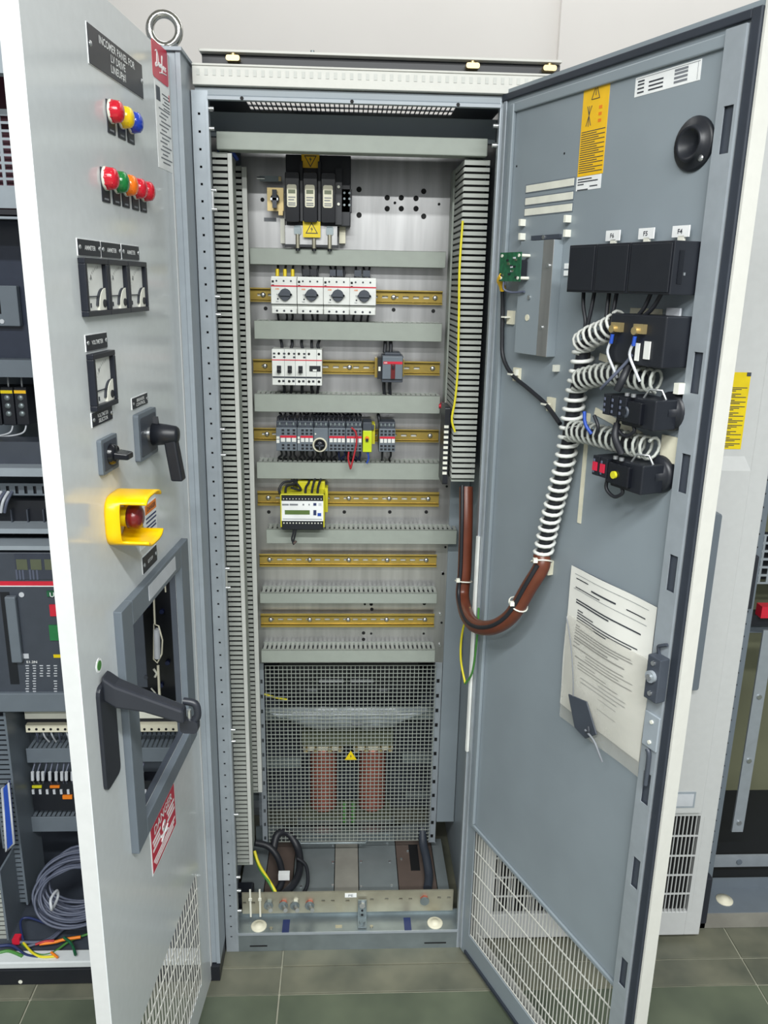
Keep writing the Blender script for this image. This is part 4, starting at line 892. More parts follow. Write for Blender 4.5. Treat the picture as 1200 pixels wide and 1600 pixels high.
# emergency stop with shroud
t = lth('emergency_stop', 0.405, 1.292, 'red emergency stop button inside a yellow cut-away shroud', 'emergency stop')
def shroud():
    R = 0.043; q = MB(); n = 48; th = 0.0035; Lr = 0.062; L0 = 0.0
    # rounded square tube, axis y, open towards the near side beyond a solid collar
    def pt(k, rr):
        a = 2*math.pi*k/n; c_, s_ = math.cos(a), math.sin(a); e = 0.55
        return (math.copysign(abs(c_)**e, c_)*rr, math.copysign(abs(s_)**e, s_)*rr*0.92)
    def open_at(k, y):   # cut-out on the near side (+x) and on the far side
        a = (360*(k+0.5)/n) % 360; a = a-360 if a > 180 else a
        if abs(a) < 36 and y > 0.022: return True
        if abs(a) > 140 and y > 0.022: return True
        return False
    ysl = [0, 0.004, 0.0225, 0.034, 0.046, 0.054, Lr]
    vs = {}; V = []
    def vid(k, j, o):
        key = (k % n, j, o)
        if key not in vs:
            x, z = pt(k % n, R if o else R-th); yy = ysl[j]
            vs[key] = len(V); V.append((x, yy, z))
        return vs[key]
    F = []
    for j in range(len(ysl)-1):
        for k in range(n):
            if open_at(k, (ysl[j]+ysl[j+1])/2): continue
            F.append((vid(k, j, 1), vid(k+1, j, 1), vid(k+1, j+1, 1), vid(k, j+1, 1))); F.append((vid(k, j, 0), vid(k, j+1, 0), vid(k+1, j+1, 0), vid(k+1, j, 0)))
            if j+1 == len(ysl)-1 or open_at(k, (ysl[j+1]+ysl[min(j+2, len(ysl)-1)])/2): F.append((vid(k, j+1, 1), vid(k+1, j+1, 1), vid(k+1, j+1, 0), vid(k, j+1, 0)))
            if j == 0: F.append((vid(k, 0, 1), vid(k, 0, 0), vid(k+1, 0, 0), vid(k+1, 0, 1)))
            for kk, e in ((k-1, k), (k+1, k+1)):
                if open_at(kk % n, (ysl[j]+ysl[j+1])/2): F.append((vid(e, j, 1), vid(e, j+1, 1), vid(e, j+1, 0), vid(e, j, 0)))
    q.add(V, F, 'shroud_yellow', True); return q
so = shroud().build('shroud', t)
MB().lathe((0, 0, 0), (0, 1, 0), [(0, 0.015), (0.022, 0.015)], 'yellow', 18).lathe((0, 0.022, 0), (0, 1, 0), [(0, 0.0), (0, 0.018), (0.010, 0.020), (0.016, 0.0185), (0.020, 0.012), (0.021, 0)], 'dark_red', 24).build('push_button', t)
uc, zc = 0.258, 1.236
t = lth('safety_label', uc, zc, 'white danger label with orange header behind the emergency stop shroud', 'label')
q = MB().box(-0.047, 0.047, 0, 0.0006, -0.034, 0.036, 'label_white'); q.build('sheet', t)
q = MB().box(-0.047, 0.012, 0.0006, 0.001, 0.018, 0.034, 'orange'); q.text('DANGER', (-0.02, 0.0014, 0.026), XD, YU, 0.045, 0.008, 'print_dark')
for zz, a in ((0.009, -0.045), (0.002, -0.045), (-0.006, -0.040), (-0.012, -0.042), (-0.019, -0.03)): q.box(a, 0.010, 0.0006, 0.001, zz, zz+0.003, 'navy')
q.prism([(0.018, -0.012), (0.042, -0.012), (0.03, 0.012)], 'y', 0.0006, 0.001, 'print_dark').prism([(0.021, -0.0105), (0.039, -0.0105), (0.03, 0.008)], 'y', 0.001, 0.0013, 'yellow'); q.build('print', t)
# brand sticker and type plate on the hinge side
t = lth('sticker', 0.04, 1.998, 'red sticker with white script lettering at the top corner of the left door', 'sticker')
MB().rbox(-0.036, 0.052, 0, 0.0006, -0.029, 0.029, 'red_sign', 0.006).build('sheet', t)
def script(mb, org, w_, h_, m):
    # Danfoss in a hand-drawn script, strokes in a 0..10 x 0..4 box
    S = [[(0.2, 3.6), (1.2, 3.9), (2.0, 3.4)], [(1.4, 3.8), (1.2, 2.2), (0.6, 0.6), (0.0, 0.5), (0.2, 1.2), (1.2, 0.7), (2.2, 1.3), (2.5, 2.4), (2.0, 3.4)],
         [(3.6, 1.7), (3.0, 1.7), (2.9, 1.0), (3.4, 0.9), (3.7, 1.7), (3.7, 0.9)], [(4.2, 0.9), (4.3, 1.7), (4.3, 1.2), (4.8, 1.7), (5.0, 0.9)],
         [(5.2, 0.0), (5.5, 2.0), (6.0, 3.4), (5.6, 3.4), (5.5, 1.4), (5.6, 0.2)], [(6.7, 1.7), (6.3, 1.3), (6.6, 0.9), (7.0, 1.3), (6.7, 1.7)],
         [(7.8, 1.7), (7.4, 1.5), (7.9, 1.1), (7.4, 0.9)], [(8.8, 1.7), (8.4, 1.5), (8.9, 1.1), (8.4, 0.9)], [(3.2, -0.3), (6.0, 0.1), (9.2, 0.3)]]
    for s_ in S: mb.tube([(org[0]-(x/9.4-0.5)*w_, org[1], org[2]+(y/4-0.5)*h_) for x, y in s_], 0.0011, m, n=5, sub=4)
q = MB(); script(q, (0.006, 0.0008, 0.001), 0.062, 0.030, 'label_white'); q.build('lettering', t)
t = lth('type_plate', 0.035, 1.9, 'narrow white rating label with grey print under the red sticker', 'label')
MB().box(-0.045, 0.052, 0, 0.0005, -0.072, 0.066, 'label_white').build('sheet', t)
q = MB().box(0.024, 0.046, 0.0005, 0.0009, 0.036, 0.058, 'dark_grey')
for k in range(14): q.box(-0.03+0.012*(k % 3), 0.035-0.010*(k % 2), 0.0005, 0.0008, 0.024-0.0066*k, 0.0262-0.0066*k, 'print_grey')
for k in range(5): q.box(-0.03, 0.012-0.006*(k % 3), 0.0005, 0.0008, 0.05-0.0055*k, 0.0515-0.0055*k, 'print_dark')
q.box(-0.036, -0.028, 0.0005, 0.0009, 0.046, 0.056, 'red'); q.build('print', t)
# red danger sign
t = lth('danger_sign', 0.277, 0.642, 'red danger sign with white lettering and skull below the door window', 'sign')
MB().box(-0.075, 0.075, 0, 0.0008, -0.049, 0.049, 'label_white').box(-0.072, 0.072, 0.0008, 0.0012, -0.046, 0.046, 'red_sign').build('sheet', t)
q = MB().text('DANGER', (0, 0.0016, 0.032), XD, YU, 0.11, 0.018, 'label_white')
q.lathe((0, 0.0012, 0.004), (0, 1, 0), [(0, 0.011), (0.0004, 0.011), (0.0004, 0)], 'label_white', 16).box(-0.006, 0.006, 0.0012, 0.0016, -0.012, -0.004, 'label_white')
for sx in (-1, 1): q.cyl((-0.02*sx, 0.0014, -0.017), (0.02*sx, 0.0014, -0.007), 0.002, 'label_white', n=6).cyl((sx*0.004, 0.0016, 0.004), (sx*0.004, 0.0019, 0.004), 0.0026, 'red_sign', n=8)
for k, (a, b_) in enumerate(((0.02, 0.066), (0.026, 0.062), (0.02, 0.066))):
    zz = 0.012-0.009*k; q.box(a, b_, 0.0012, 0.0016, zz, zz+0.005, 'label_white').box(-b_, -a, 0.0012, 0.0016, zz, zz+0.005, 'label_white')
for k in range(3): q.box(-0.066+0.006*k, 0.066-0.006*k, 0.0012, 0.0016, -0.027-0.0065*k, -0.0235-0.0065*k, 'label_white')
q.build('print', t)

# ---- inside of the left cabinet
def lx(px, py, Y): return at(px, py, Y)
def lbox(p0, p1, Y, dpt, m, q=None, xl=None):
    a = at(*p0, Y); b = at(*p1, Y); q = q or MB()
    return q.box(a.x if xl is None else xl, -0.05 if xl == XL else b.x, Y, Y+dpt, b.z, a.z, m)
XL = -0.63
lp(lbox((0, 100), (60, 330), 0.08, 0.004, 'maroon', xl=XL), 'fan_tray')
a0, a1 = at(0, 178, 0.02), at(40, 292, 0.02)
hs_ = []
for r in range(9):
    za = a1.z+(a0.z-a1.z)*(r+0.12)/9; zb = a1.z+(a0.z-a1.z)*(r+0.80)/9
    for c_ in range(9): xr = at(5, 260, 0.02).x+0.052*(c_-3); hs_.append((xr+0.003, xr+0.049, za, zb))
lp(MB().perf('y', XL, -0.05, at(0, 325, 0.02).z, at(0, 170, 0.02).z, 0.02, 0.023, hs_, 'cabinet_grey'), 'slotted_vent_panel')
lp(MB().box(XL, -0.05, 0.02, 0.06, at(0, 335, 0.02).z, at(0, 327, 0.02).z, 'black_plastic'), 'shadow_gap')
lp(lbox((0, 338), (60, 343), 0.02, 0.03, 'cabinet_grey', xl=XL), 'shelf_edge')
lp(lbox((0, 345), (60, 560), 0.16, 0.01, 'smoked', xl=XL), 'cover_plate')
t = thing('meter_module', at(10, 480, 0.14), 'dark rectangular meter module in the left cabinet, cut by the frame edge', 'meter')
q = MB().box(-0.09, 0.025, 0, 0.018, -0.04, 0.045, 'frame_grey'); q.build('body', t, bevel=0.002)
MB().box(-0.08, -0.012, -0.001, 0.001, -0.014, 0.034, 'black_gloss').build('display', t)
MB().cyl((-0.012, -0.002, -0.03), (-0.012, 0, -0.03), 0.005, 'wire_light', n=10).build('button', t)
lp(lbox((0, 562), (70, 590), 0.12, 0.05, 'frame_grey', xl=XL), 'shelf_edge')
for i, px in enumerate((-10, 12, 33)):
    c = at(px, 630, 0.17); t = thing('terminal_fuse_block', c, ['black terminal block at the frame edge in the left cabinet', 'black terminal block with lemon tag, middle of the left cabinet group', 'black terminal block with amber tag, nearest the open door edge'][i], 'terminal block', group='tagged terminal blocks in the left cabinet')
    MB().box(-0.014, 0.014, 0, 0.06, -0.05, 0.036, 'black_plastic').build('body', t, bevel=0.002)
    MB().box(-0.013, 0.013, -0.001, 0.0005, 0.022, 0.029, 'yellow' if i < 2 else 'sticker_yellow').build('tag', t)
    for dz in (0.012, -0.006, -0.024): MB().lathe((0, 0, dz), (0, -1, 0), [(0, 0.007), (0.003, 0.006), (0.003, 0)], 'galvanised', 10).build('screw', t)
    MB().tube([(0.002, 0.01, 0.036), (0.006, 0.0, 0.05), (0.0, 0.02, 0.066)], 0.002, 'wire_light').build('wire', t)
    MB().tube([(0.003, 0.01, -0.05), (0.0, -0.004, -0.066), (-0.03, 0.0, -0.075), (-0.06, 0.0, -0.076)], 0.002, 'wire_light' if i else 'wire_yellow').build('wire', t)
lp(lbox((0, 690), (80, 726), 0.10, 0.06, 'dark_grey', xl=XL), 'shelf_edge')
lp(lbox((0, 731), (80, 745), 0.06, 0.05, 'cabinet_grey', xl=XL), 'cross_rail')
c = at(60, 765, 0.12); n_ = 26
lp(MB().perf('y', XL, -0.05, c.z-0.014, c.z+0.014, 0.12, 0.122, [(XL+0.01+0.02*k, XL+0.017+0.02*k, c.z-0.010, c.z+0.008) for k in range(n_)], 'frame_grey').box(XL, -0.05, 0.126, 0.128, c.z-0.014, c.z+0.014, 'black_plastic'), 'slotted_strip')
t = thing('wire_bundle', at(10, 790, 0.11), 'bunch of white marked wires at the left edge of the picture', 'wires')
for k in range(5): MB().tube([(0.012-0.008*k, 0.01, 0.03), (0.006-0.009*k, -0.008, 0.012), (-0.004-0.008*k, -0.004, -0.015)], 0.0035, 'wire_light' if k % 2 else 'wire_grey').build('wire', t)
lp(lbox((0, 782), (80, 838), 0.14, 0.02, 'black_plastic', xl=XL), 'busbar_cover')
for px in (20, 45, 70): c = at(px, 815, 0.135); lp(MB().box(c.x-0.0015, c.x+0.0015, 0.13, 0.142, c.z-0.03, c.z+0.03, 'dark_grey'), 'cover_rib')
lp(lbox((0, 826), (80, 834), 0.08, 0.06, 'cabinet_grey', xl=XL), 'cross_rail')
lp(lbox((0, 853), (90, 860), 0.05, 0.06, 'cabinet_grey', xl=XL), 'cross_rail')
# air circuit breaker
YA = 0.06
t = thing('air_circuit_breaker', (-0.42, YA+0.1, at(60, 1078, YA).z), 'large dark grey air circuit breaker with red line and charging lever', 'circuit breaker'); O = t.location
lbox((0, 863), (170, 1082), YA, 0.2, 'dark_grey', xl=-0.60).build('body', t, off=O, bevel=0.003)
a, b_ = at(0, 908, YA), at(120, 915, YA)
MB().box(-0.60, at(170, 908, YA).x, YA-0.001, YA+0.001, b_.z, a.z, 'red').box(-0.60, at(170, 908, YA).x, YA-0.001, YA+0.001, b_.z-0.0025, b_.z, 'label_white').build('red_line', t, off=O)
a, b_ = at(22, 866, YA-0.002), at(110, 905, YA-0.002)
q = MB().box(a.x, b_.x, YA-0.003, YA, b_.z, a.z, 'smoked'); tu = q.build('trip_unit', t, off=O)
q = MB()
for px in (26, 31, 36, 47, 52, 58):
    c = at(px, 898, YA-0.004); q.box(c.x-0.002, c.x+0.002, YA-0.0036, YA-0.003, c.z-0.012, c.z+0.012, 'wire_grey')
for px in (34, 56, 78): c = at(px, 882, YA-0.004); q.box(c.x-0.012, c.x+0.012, YA-0.0036, YA-0.003, c.z-0.013, c.z+0.012, 'core_steel')
q.build('print', tu, off=O)
a, b_ = at(4, 925, YA), at(22, 1075, YA)
a2, b2 = at(7, 932, YA-0.01), at(30, 1035, YA-0.01)
MB().box(a.x-0.006, b_.x+0.014, YA-0.0006, YA, b_.z+0.01, a.z, 'black_plastic').build('lever_slot', t, off=O)
MB().box(a2.x, a2.x+0.024, YA-0.014, YA, b2.z, a2.z, 'frame_grey').build('charging_lever', t, off=O, bevel=0.003)
c = at(34, 929, YA); MB().cyl((c.x, YA-0.002, c.z), (c.x, YA, c.z), 0.006, 'wire_light', n=12).build('screw', t, off=O)
for px, py, hw, hh, m, tx in ((79, 927, 0.009, 0.007, 'pcb_green', 'U'), (88, 953, 0.017, 0.014, 'red', 'O'), (88, 988, 0.018, 0.019, 'green', 'I')):
    c = at(px, py, YA); MB().box(c.x-hw*0.8, c.x+hw*2, YA-0.004, YA, c.z-hh, c.z+hh, m).text(tx, (c.x+hw*0.5, YA-0.0045, c.z-0.002), (1, 0, 0), (0, 0, 1), 0.010 if tx != 'I' else 0.003, 0.011, 'label_white').build('button', t, off=O, bevel=0)
c = at(92, 1025, YA); MB().box(c.x-0.012, c.x+0.02, YA-0.001, YA, c.z-0.004, c.z+0.004, 'yellow').build('tag', t, off=O)
c = at(41, 1025, YA); MB().box(c.x-0.006, c.x+0.006, YA-0.001, YA, c.z-0.006, c.z+0.006, 'wire_light').build('tag', t, off=O)
q = MB(); c = at(50, 1034, YA); q.text('E1.2N', (c.x, YA-0.0012, c.z), (1, 0, 0), (0, 0, 1), 0.024, 0.006, 'label_white')
for r in range(11):
    for k in range(5):
        if (r > 4 and k in (2, 3)) or (r == 5 and k > 1): continue
        c = at(43+11*k, 1040+4.0*r, YA); q.box(c.x-0.0045+0.001*(r % 3), c.x+0.0035, YA-0.001, YA, c.z-0.0011, c.z+0.0011, 'wire_light')
q.build('rating_print', t, off=O)
lbox((0, 1084), (170, 1112), 0.05, 0.06, 'frame_grey', xl=-0.6).build('lower_skirt', t, off=O, bevel=0.002)
# the far pole side seen through the door window
t = thing('breaker_linkage', (-0.2, 0.18, 0.62), 'dark breaker flank with pale latch linkage seen through the door window', 'mechanism'); O = t.location
a, b_ = at(180, 890, 0.1), at(231, 1074, 0.1); MB().box(a.x, b_.x, 0.1, 0.103, b_.z, at(231, 860, 0.1).z, 'dark_grey').build('flank_plate', t, off=O, bevel=0.001)
c = at(228, 1058, 0.098); MB().cyl((c.x, 0.096, c.z), (c.x, 0.1, c.z), 0.005, 'print_dark', n=10).build('rivet', t, off=O)
a, b_ = at(180, 850, 0.24), at(300, 1118, 0.24); MB().box(a.x, -0.03, 0.24, 0.28, b_.z, a.z+0.1, 'black_plastic').build('rear_box', t, off=O)
for px, py in ((253, 955), (262, 1035), (252, 1070), (232, 945)): c = at(px, py, 0.235); MB().cyl((c.x, 0.23, c.z), (c.x, 0.24, c.z), 0.006, 'navy', n=10).build('bolt', t, off=O)
def lk(pts, r_, m_, nm, cl=False): MB().tube([at(px, py, 0.15) for px, py in pts], r_, m_, closed=cl, smooth_path=False).build(nm, t, off=O)
lk(((240, 918), (242, 975)), 0.0025, 'tape', 'rod'); lk(((257, 900), (259, 925)), 0.002, 'tape', 'rod'); lk(((247, 1040), (250, 1100)), 0.0035, 'tape', 'rod')
lk(((241, 975), (248, 978), (254, 1000), (253, 1022), (246, 1036), (240, 1030)), 0.002, 'tape', 'link', True)
c0_, c1_ = at(245, 983, 0.152), at(246, 1028, 0.152); MB().cyl(c0_, c1_, 0.0085, 'wire_light', n=10).build('damper', t, off=O)
lk(((240, 1045), (245, 1052), (242, 1058)), 0.003, 'cream', 'catch'); lk(((236, 1075), (243, 1083), (238, 1090), (244, 1096)), 0.002, 'cream', 'spring')
# terminals and ducts below
YT = 0.15
def ltx(px, py): return at(px, py, YT)
t = thing('terminal_row', ltx(75, 1130), 'row of white topped terminals under the big circuit breaker', 'terminal row'); O = t.location
a, b_ = ltx(38, 1112), ltx(290, 1122); MB().box(a.x, b_.x, YT, YT+0.05, b_.z, a.z, 'cream').build('cover_strip', t, off=O)
MB().box(a.x, b_.x, YT+0.004, YT+0.05, ltx(38, 1130).z, b_.z, 'black_plastic').build('body', t, off=O)
q = MB().box(ltx(42, 1130).x, b_.x, YT-0.01, YT+0.03, ltx(42, 1141).z, ltx(42, 1130).z, 'tape'); q.build('marker_strip', t, off=O)
q = MB()
for k in range(22): c = ltx(48+11.2*k, 1136); q.cyl((c.x, YT-0.0115, c.z), (c.x, YT-0.009, c.z), 0.0032, 'hole_black', n=8)
q.build('screws', t, off=O)
for k in range(12):
    c = ltx(55+12*k, 1141); MB().tube([(c.x, YT, c.z), (c.x+random.uniform(-.004, .004), YT+0.004, c.z-0.02), (c.x+random.uniform(-.006, .006), YT+0.02, c.z-0.045)], 0.0022, 'wire_light' if k % 3 else 'wire_grey').build('wire', t, off=O)
def lduct(py0, py1, label):
    a, b_ = ltx(40, py0), ltx(300, py1); t = thing('cable_duct', ((a.x+b_.x)/2, YT, b_.z), label, 'cable duct'); O = t.location
    MB().box(a.x, -0.05, YT, YT+0.003, b_.z, a.z, 'frame_grey').build('cover', t, off=O, bevel=0.001)
    q = MB(); n = int((-0.05-a.x)/0.012)
    for k in range(n): q.box(a.x+0.012*k+0.004, a.x+0.012*k+0.012, YT+0.006, YT+0.06, a.z-0.002, a.z-0.0005, 'frame_grey').box(a.x+0.012*k+0.004, a.x+0.012*k+0.012, YT+0.06, YT+0.062, a.z, a.z+0.022, 'frame_grey')
    q.build('fingers', t, off=O, kind='stuff'); MB().box(a.x, -0.05, YT+0.062, YT+0.066, b_.z, a.z, 'frame_grey').build('back_wall', t, off=O)
lduct(1170, 1190, 'upper dark horizontal duct in the left cabinet below the terminal row')
lduct(1277, 1297, 'lower dark horizontal duct in the left cabinet above the grey coil')
t = thing('terminal_row', ltx(75, 1235), 'terminal row with white wire markers and yellow tags between two dark ducts', 'terminal row'); O = t.location
a, b_ = ltx(46, 1225), ltx(290, 1268); MB().box(a.x, b_.x, YT+0.01, YT+0.05, b_.z, a.z, 'black_plastic').build('body', t, off=O)
for k in range(20):
    c0_ = ltx(52+9*k, 1193); c1_ = ltx(50+9*k+random.uniform(-3, 3), 1228)
    wq = MB().tube([(c0_.x, YT+0.02, c0_.z), ((c0_.x+c1_.x)/2+random.uniform(-.004, .004), YT-0.004, (c0_.z+c1_.z)/2), (c1_.x, YT+0.012, c1_.z)], 0.0024, 'wire_grey').build('wire', t, off=O)
    m_ = (c0_+c1_)/2; MB().cyl((m_.x, YT-0.005, m_.z-0.012), (m_.x+0.002, YT-0.006, m_.z+0.012), 0.0042, 'wire_light', n=8).build('wire_marker', wq, off=O)
for px in (56, 84, 215): c = ltx(px, 1232); MB().box(c.x-0.012, c.x+0.012, YT+0.006, YT+0.012, c.z-0.003, c.z+0.003, 'relay_yellow' if px < 80 else 'orange').build('tag', t, off=O)
for k in range(18): c = ltx(50+11*k, 1240); MB().box(c.x-0.003, c.x+0.003, YT+0.007, YT+0.012, c.z-0.007, c.z+0.006, 'wire_light').build('terminal_label', t, off=O)
c = ltx(104, 1248); MB().box(c.x-0.012, c.x+0.012, YT+0.005, YT+0.012, c.z-0.005, c.z+0.005, 'orange').build('tag', t, off=O)
# vertical ducts of the left cabinet
def lvd(pa, pb, pt, pbm, Y, label, m):
    a = at((pa[0]+pb[0])/2, pt, Y); x0, x1 = at(pa[1], pbm, Y).x, at(pb[1], pbm, Y).x; zt, zb = at(pb[0], pt, Y).z, at(pb[1], pbm, Y).z
    t = thing('cable_duct', ((x0+x1)/2, Y, zb), label, 'cable duct'); O = t.location; n = int((zt-zb)/0.0135); q = MB()
    for k in range(n): q.box(x0, x1, Y, Y+0.003, zb+0.0135*k+0.005, zb+0.0135*(k+1), m)
    q.build('fingers', t, off=O, kind='stuff')
    MB().box(x0, x1, Y+0.01, Y+0.1, zb, zt, 'black_plastic').build('wire_fill', t, off=O)
    MB().box(x1, x1+0.005, Y-0.004, Y+0.12, zb, zt, 'frame_grey').build('cover', t, off=O); MB().box(x0-0.004, x0, Y, Y+0.1, zb, zt, 'frame_grey').build('back_wall', t, off=O)
lvd((-8, 18), (16, 42), 1112, 1412, 0.08, 'dark vertical slotted duct near the blue folder in the left cabinet', 'frame_grey')
lvd((-40, -20), (0, 13), 1360, 1476, 0.0, 'pale slotted duct end at the bottom left corner of the picture', 'duct_finger')
# blue folder pocket
p_ = [at(3, 1232, 0.04), at(13, 1222, 0.04), at(22, 1318, 0.04), at(10, 1330, 0.04)]
q = MB(); q.add([(v.x, v.y, v.z) for v in p_]+[(v.x, v.y+0.01, v.z) for v in p_], [(0, 1, 2, 3), (7, 6, 5, 4), (0, 4, 5, 1), (1, 5, 6, 2), (2, 6, 7, 3), (3, 7, 4, 0)], 'blue')
q.tube([Vector((v.x, v.y, v.z)) for v in p_], 0.003, 'wire_light', closed=True, smooth_path=False); q.build('folder', label='blue card holder with white rim hanging in the left cabinet', cat='folder')
# grey cable coil
cc = at(128, 1388, 0.06)
t = thing('cable_coil', (cc.x, 0.06, 0.09), 'coil of grey cable with a white tie on the left cabinet floor', 'cable coil'); O = t.location
ax_u = Vector((1, 0.0, 0.05)).normalized(); ax_v = Vector((0, 0.5, 0.8)).normalized()
for k in range(24):
    ru = 0.084+0.0042*(k % 6)+random.uniform(-0.003, 0.003); rv_ = ru*0.70
    ctr = Vector((cc.x, 0.045+0.006*(k//4)-0.012*(k % 4), 0.165+0.005*(k//6)))
    pts = [ctr+ax_u*(ru*math.cos(a))+ax_v*(rv_*math.sin(a))+Vector((0, random.uniform(-.003, .003), random.uniform(-.003, .003))) for a in [2*math.pi*i/14+0.3*k for i in range(14)]]
    MB().tube(pts, 0.0034, 'wire_grey', n=7, closed=True, sub=3).build('cable', t, off=O)
c = at(83, 1412, -0.03)
MB().tube([c+Vector((-0.004, 0.0, 0.014)), c+Vector((0.0, -0.012, 0.0)), c+Vector((-0.003, 0.0, -0.016)), c+Vector((0, 0.03, -0.008)), c+Vector((0, 0.03, 0.012))], 0.0035, 'wire_light', closed=True).build('cable_tie', t, off=O)
LW_ = [(((40, 1480), (80, 1465), (110, 1440), (150, 1425)), 'wire_grey', 'grey', .004), (((30, 1472), (75, 1470), (105, 1448), (155, 1430)), 'wire_grey', 'grey', .004), (((60, 1420), (85, 1440), (120, 1438), (155, 1422)), 'wire_grey', 'grey', .0035), (((36, 1468), (32, 1440), (45, 1434), (75, 1444)), 'navy', 'blue', .003), (((30, 1470), (55, 1490), (80, 1490), (110, 1470), (150, 1455)), 'wire_green', 'green', .003), (((36, 1472), (50, 1488), (65, 1495), (88, 1494)), 'wire_yellow', 'yellow', .003),
       (((62, 1475), (85, 1472), (100, 1468), (126, 1464)), 'orange', 'orange', .004), (((55, 1476), (70, 1471), (85, 1470)), 'wire_red', 'red', .003), (((0, 1478), (20, 1478), (40, 1492), (60, 1496)), 'navy', 'dark blue', .004), (((0, 1488), (15, 1486), (35, 1494)), 'wire_green', 'dark green', .004), (((80, 1488), (90, 1496)), 'orange', 'short orange', .003), (((100, 1465), (112, 1475), (118, 1492)), 'pcb_green', 'dark teal', .0035)]
for i, (pts, m_, cn, r_) in enumerate(LW_):
    q = MB().tube([atz(a, b, 0.062+0.004*(i % 4)) for a, b in pts], r_, m_, n=7)
    pos = ['upper', 'second', 'looping', '', '', '', '', '', '', '', '', ''][i]
    q.build('wire', label=('%s %s wire lying on the floor of the left cabinet' % (pos, cn)).strip(), cat='wire', group='loose wires on the left cabinet floor')
c = atz(26, 1468, 0.07); MB().rbox(c.x-0.008, c.x+0.010, c.y-0.008, c.y+0.008, 0.062, 0.08, 'red', 0.004).build('connector', label='small red connector on the left cabinet floor', cat='connector')

# ------------------------------------------------------------------ right door (child of the centre cabinet)
dr = HR-Vector(CO)
g_ = (0.031, 0.548, 0.074, 0.386)
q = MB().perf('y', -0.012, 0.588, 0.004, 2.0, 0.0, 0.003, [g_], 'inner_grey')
q.box(-0.016, -0.012, -0.004, 0.026, 0.004, 2.0, 'rail_grey').box(-0.022, -0.016, -0.001, 0.026, 0.004, 1.995, 'rail_grey')
q.box(0.588, 0.592, 0.003, 0.026, 0.004, 2.0, 'white_paint').box(0.588, 0.592, -0.002, 0.003, 0.004, 2.0, 'white_paint').box(-0.010, 0.588, 0.003, 0.026, 1.996, 2.0, 'white_paint').box(0.002, 0.588, 0.003, 0.026, 0.004, 0.008, 'white_paint')
q.box(0.002, 0.588, 0.022, 0.026, 0.386, 1.996, 'white_paint').box(0.002, g_[0], 0.022, 0.026, 0.008, 0.386, 'white_paint').box(g_[1], 0.588, 0.022, 0.026, 0.008, 0.386, 'white_paint').box(g_[0], g_[1], 0.022, 0.026, 0.008, 0.074, 'white_paint')
doorR = q.build('door', cab, loc=dr, rot=AR, label='right hand door swung open, its blue grey inside carrying wiring')
sl = MB().box(0.571, 0.587, -0.006, 0.0, 0.012, 1.992, 'rubber').box(-0.01, 0.571, -0.006, 0, 1.98, 1.992, 'rubber').box(-0.006, 0.004, -0.004, 0, 0.012, 1.98, 'rail_grey').box(0.02, 0.571, -0.005, 0, 0.012, 0.022, 'rubber')
sl.build('door_seal', doorR, bevel=0.0015)
hz = [(0.547, 0.564, z, z+0.06) for z in (1.82, 1.495, 1.345, 1.185, 0.63, 0.415, 0.80, 0.25, 0.13)]
MB().perf('y', 0.535, 0.569, 0.02, 1.975, -0.010, -0.008, hz, 'rail_grey').box(0.535, 0.537, -0.008, 0, 0.02, 1.975, 'rail_grey').box(0.567, 0.569, -0.008, 0, 0.02, 1.975, 'rail_grey').box(0.537, 0.567, -0.005, -0.003, 0.02, 1.975, 'dark_grey').build('tubular_frame', doorR)
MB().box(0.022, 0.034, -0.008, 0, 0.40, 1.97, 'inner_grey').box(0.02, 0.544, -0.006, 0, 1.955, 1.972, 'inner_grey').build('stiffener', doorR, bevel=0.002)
MB().box(-0.014, -0.007, -0.010, -0.004, 0.575, 1.11, 'white_plastic').build('hinge_strip', doorR)
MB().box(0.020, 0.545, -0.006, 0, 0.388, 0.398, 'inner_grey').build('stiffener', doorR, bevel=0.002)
q = MB(); n = 44
for k in range(n+1):
    u = g_[0]+(g_[1]-g_[0])*k/n; q.box(u-0.0009, u+0.0009, 0.006, 0.0075, g_[2], g_[3], 'white_paint')
for k in range(6):
    z = g_[2]+(g_[3]-g_[2])*k/5; q.box(g_[0], g_[1], 0.004, 0.006, z-0.0013, z+0.0013, 'white_paint')
q.build('vent_bars', doorR, kind='stuff')
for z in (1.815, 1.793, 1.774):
    MB().box(0.080, 0.226, -0.0008, 0.0005, z-0.0065, z+0.009, 'frame_grey').box(0.082, 0.224, -0.0014, 0, z-0.0048, z+0.0072, 'cream').build('bright_slot_plate', doorR)  # cream plate paints light seen through an open slot, grey rim its recess
# lock and plates near the free edge
q = MB().box(0.546, 0.574, -0.03, -0.01, 1.002, 1.078, 'dark_grey').cyl((0.56, -0.03, 1.045), (0.56, -0.036, 1.045), 0.010, 'rail_grey').cyl((0.56, -0.036, 1.045), (0.56, -0.039, 1.045), 0.005, 'steel').cyl((0.56, -0.03, 1.068), (0.56, -0.033, 1.068), 0.004, 'steel', n=8).cyl((0.56, -0.03, 1.015), (0.56, -0.033, 1.015), 0.004, 'steel', n=8); q.build('lock_case', doorR, bevel=0.002)
q = MB().box(0.538, 0.571, -0.014, -0.010, 0.908, 0.970, 'cabinet_grey').cyl((0.556, -0.014, 0.957), (0.556, -0.0165, 0.957), 0.0035, 'cream', n=8).cyl((0.556, -0.014, 0.920), (0.556, -0.0165, 0.920), 0.0035, 'cream', n=8); q.build('rod_guide', doorR, bevel=0.001)
q = MB().tube([(0.552, -0.012, 1.076), (0.552, -0.016, 1.09), (0.558, -0.016, 1.095), (0.568, -0.014, 1.10)], 0.003, 'dark_grey').tube([(0.552, -0.014, 0.905), (0.558, -0.014, 0.895), (0.558, -0.014, 0.84)], 0.004, 'dark_grey'); q.build('lock_rod', doorR)
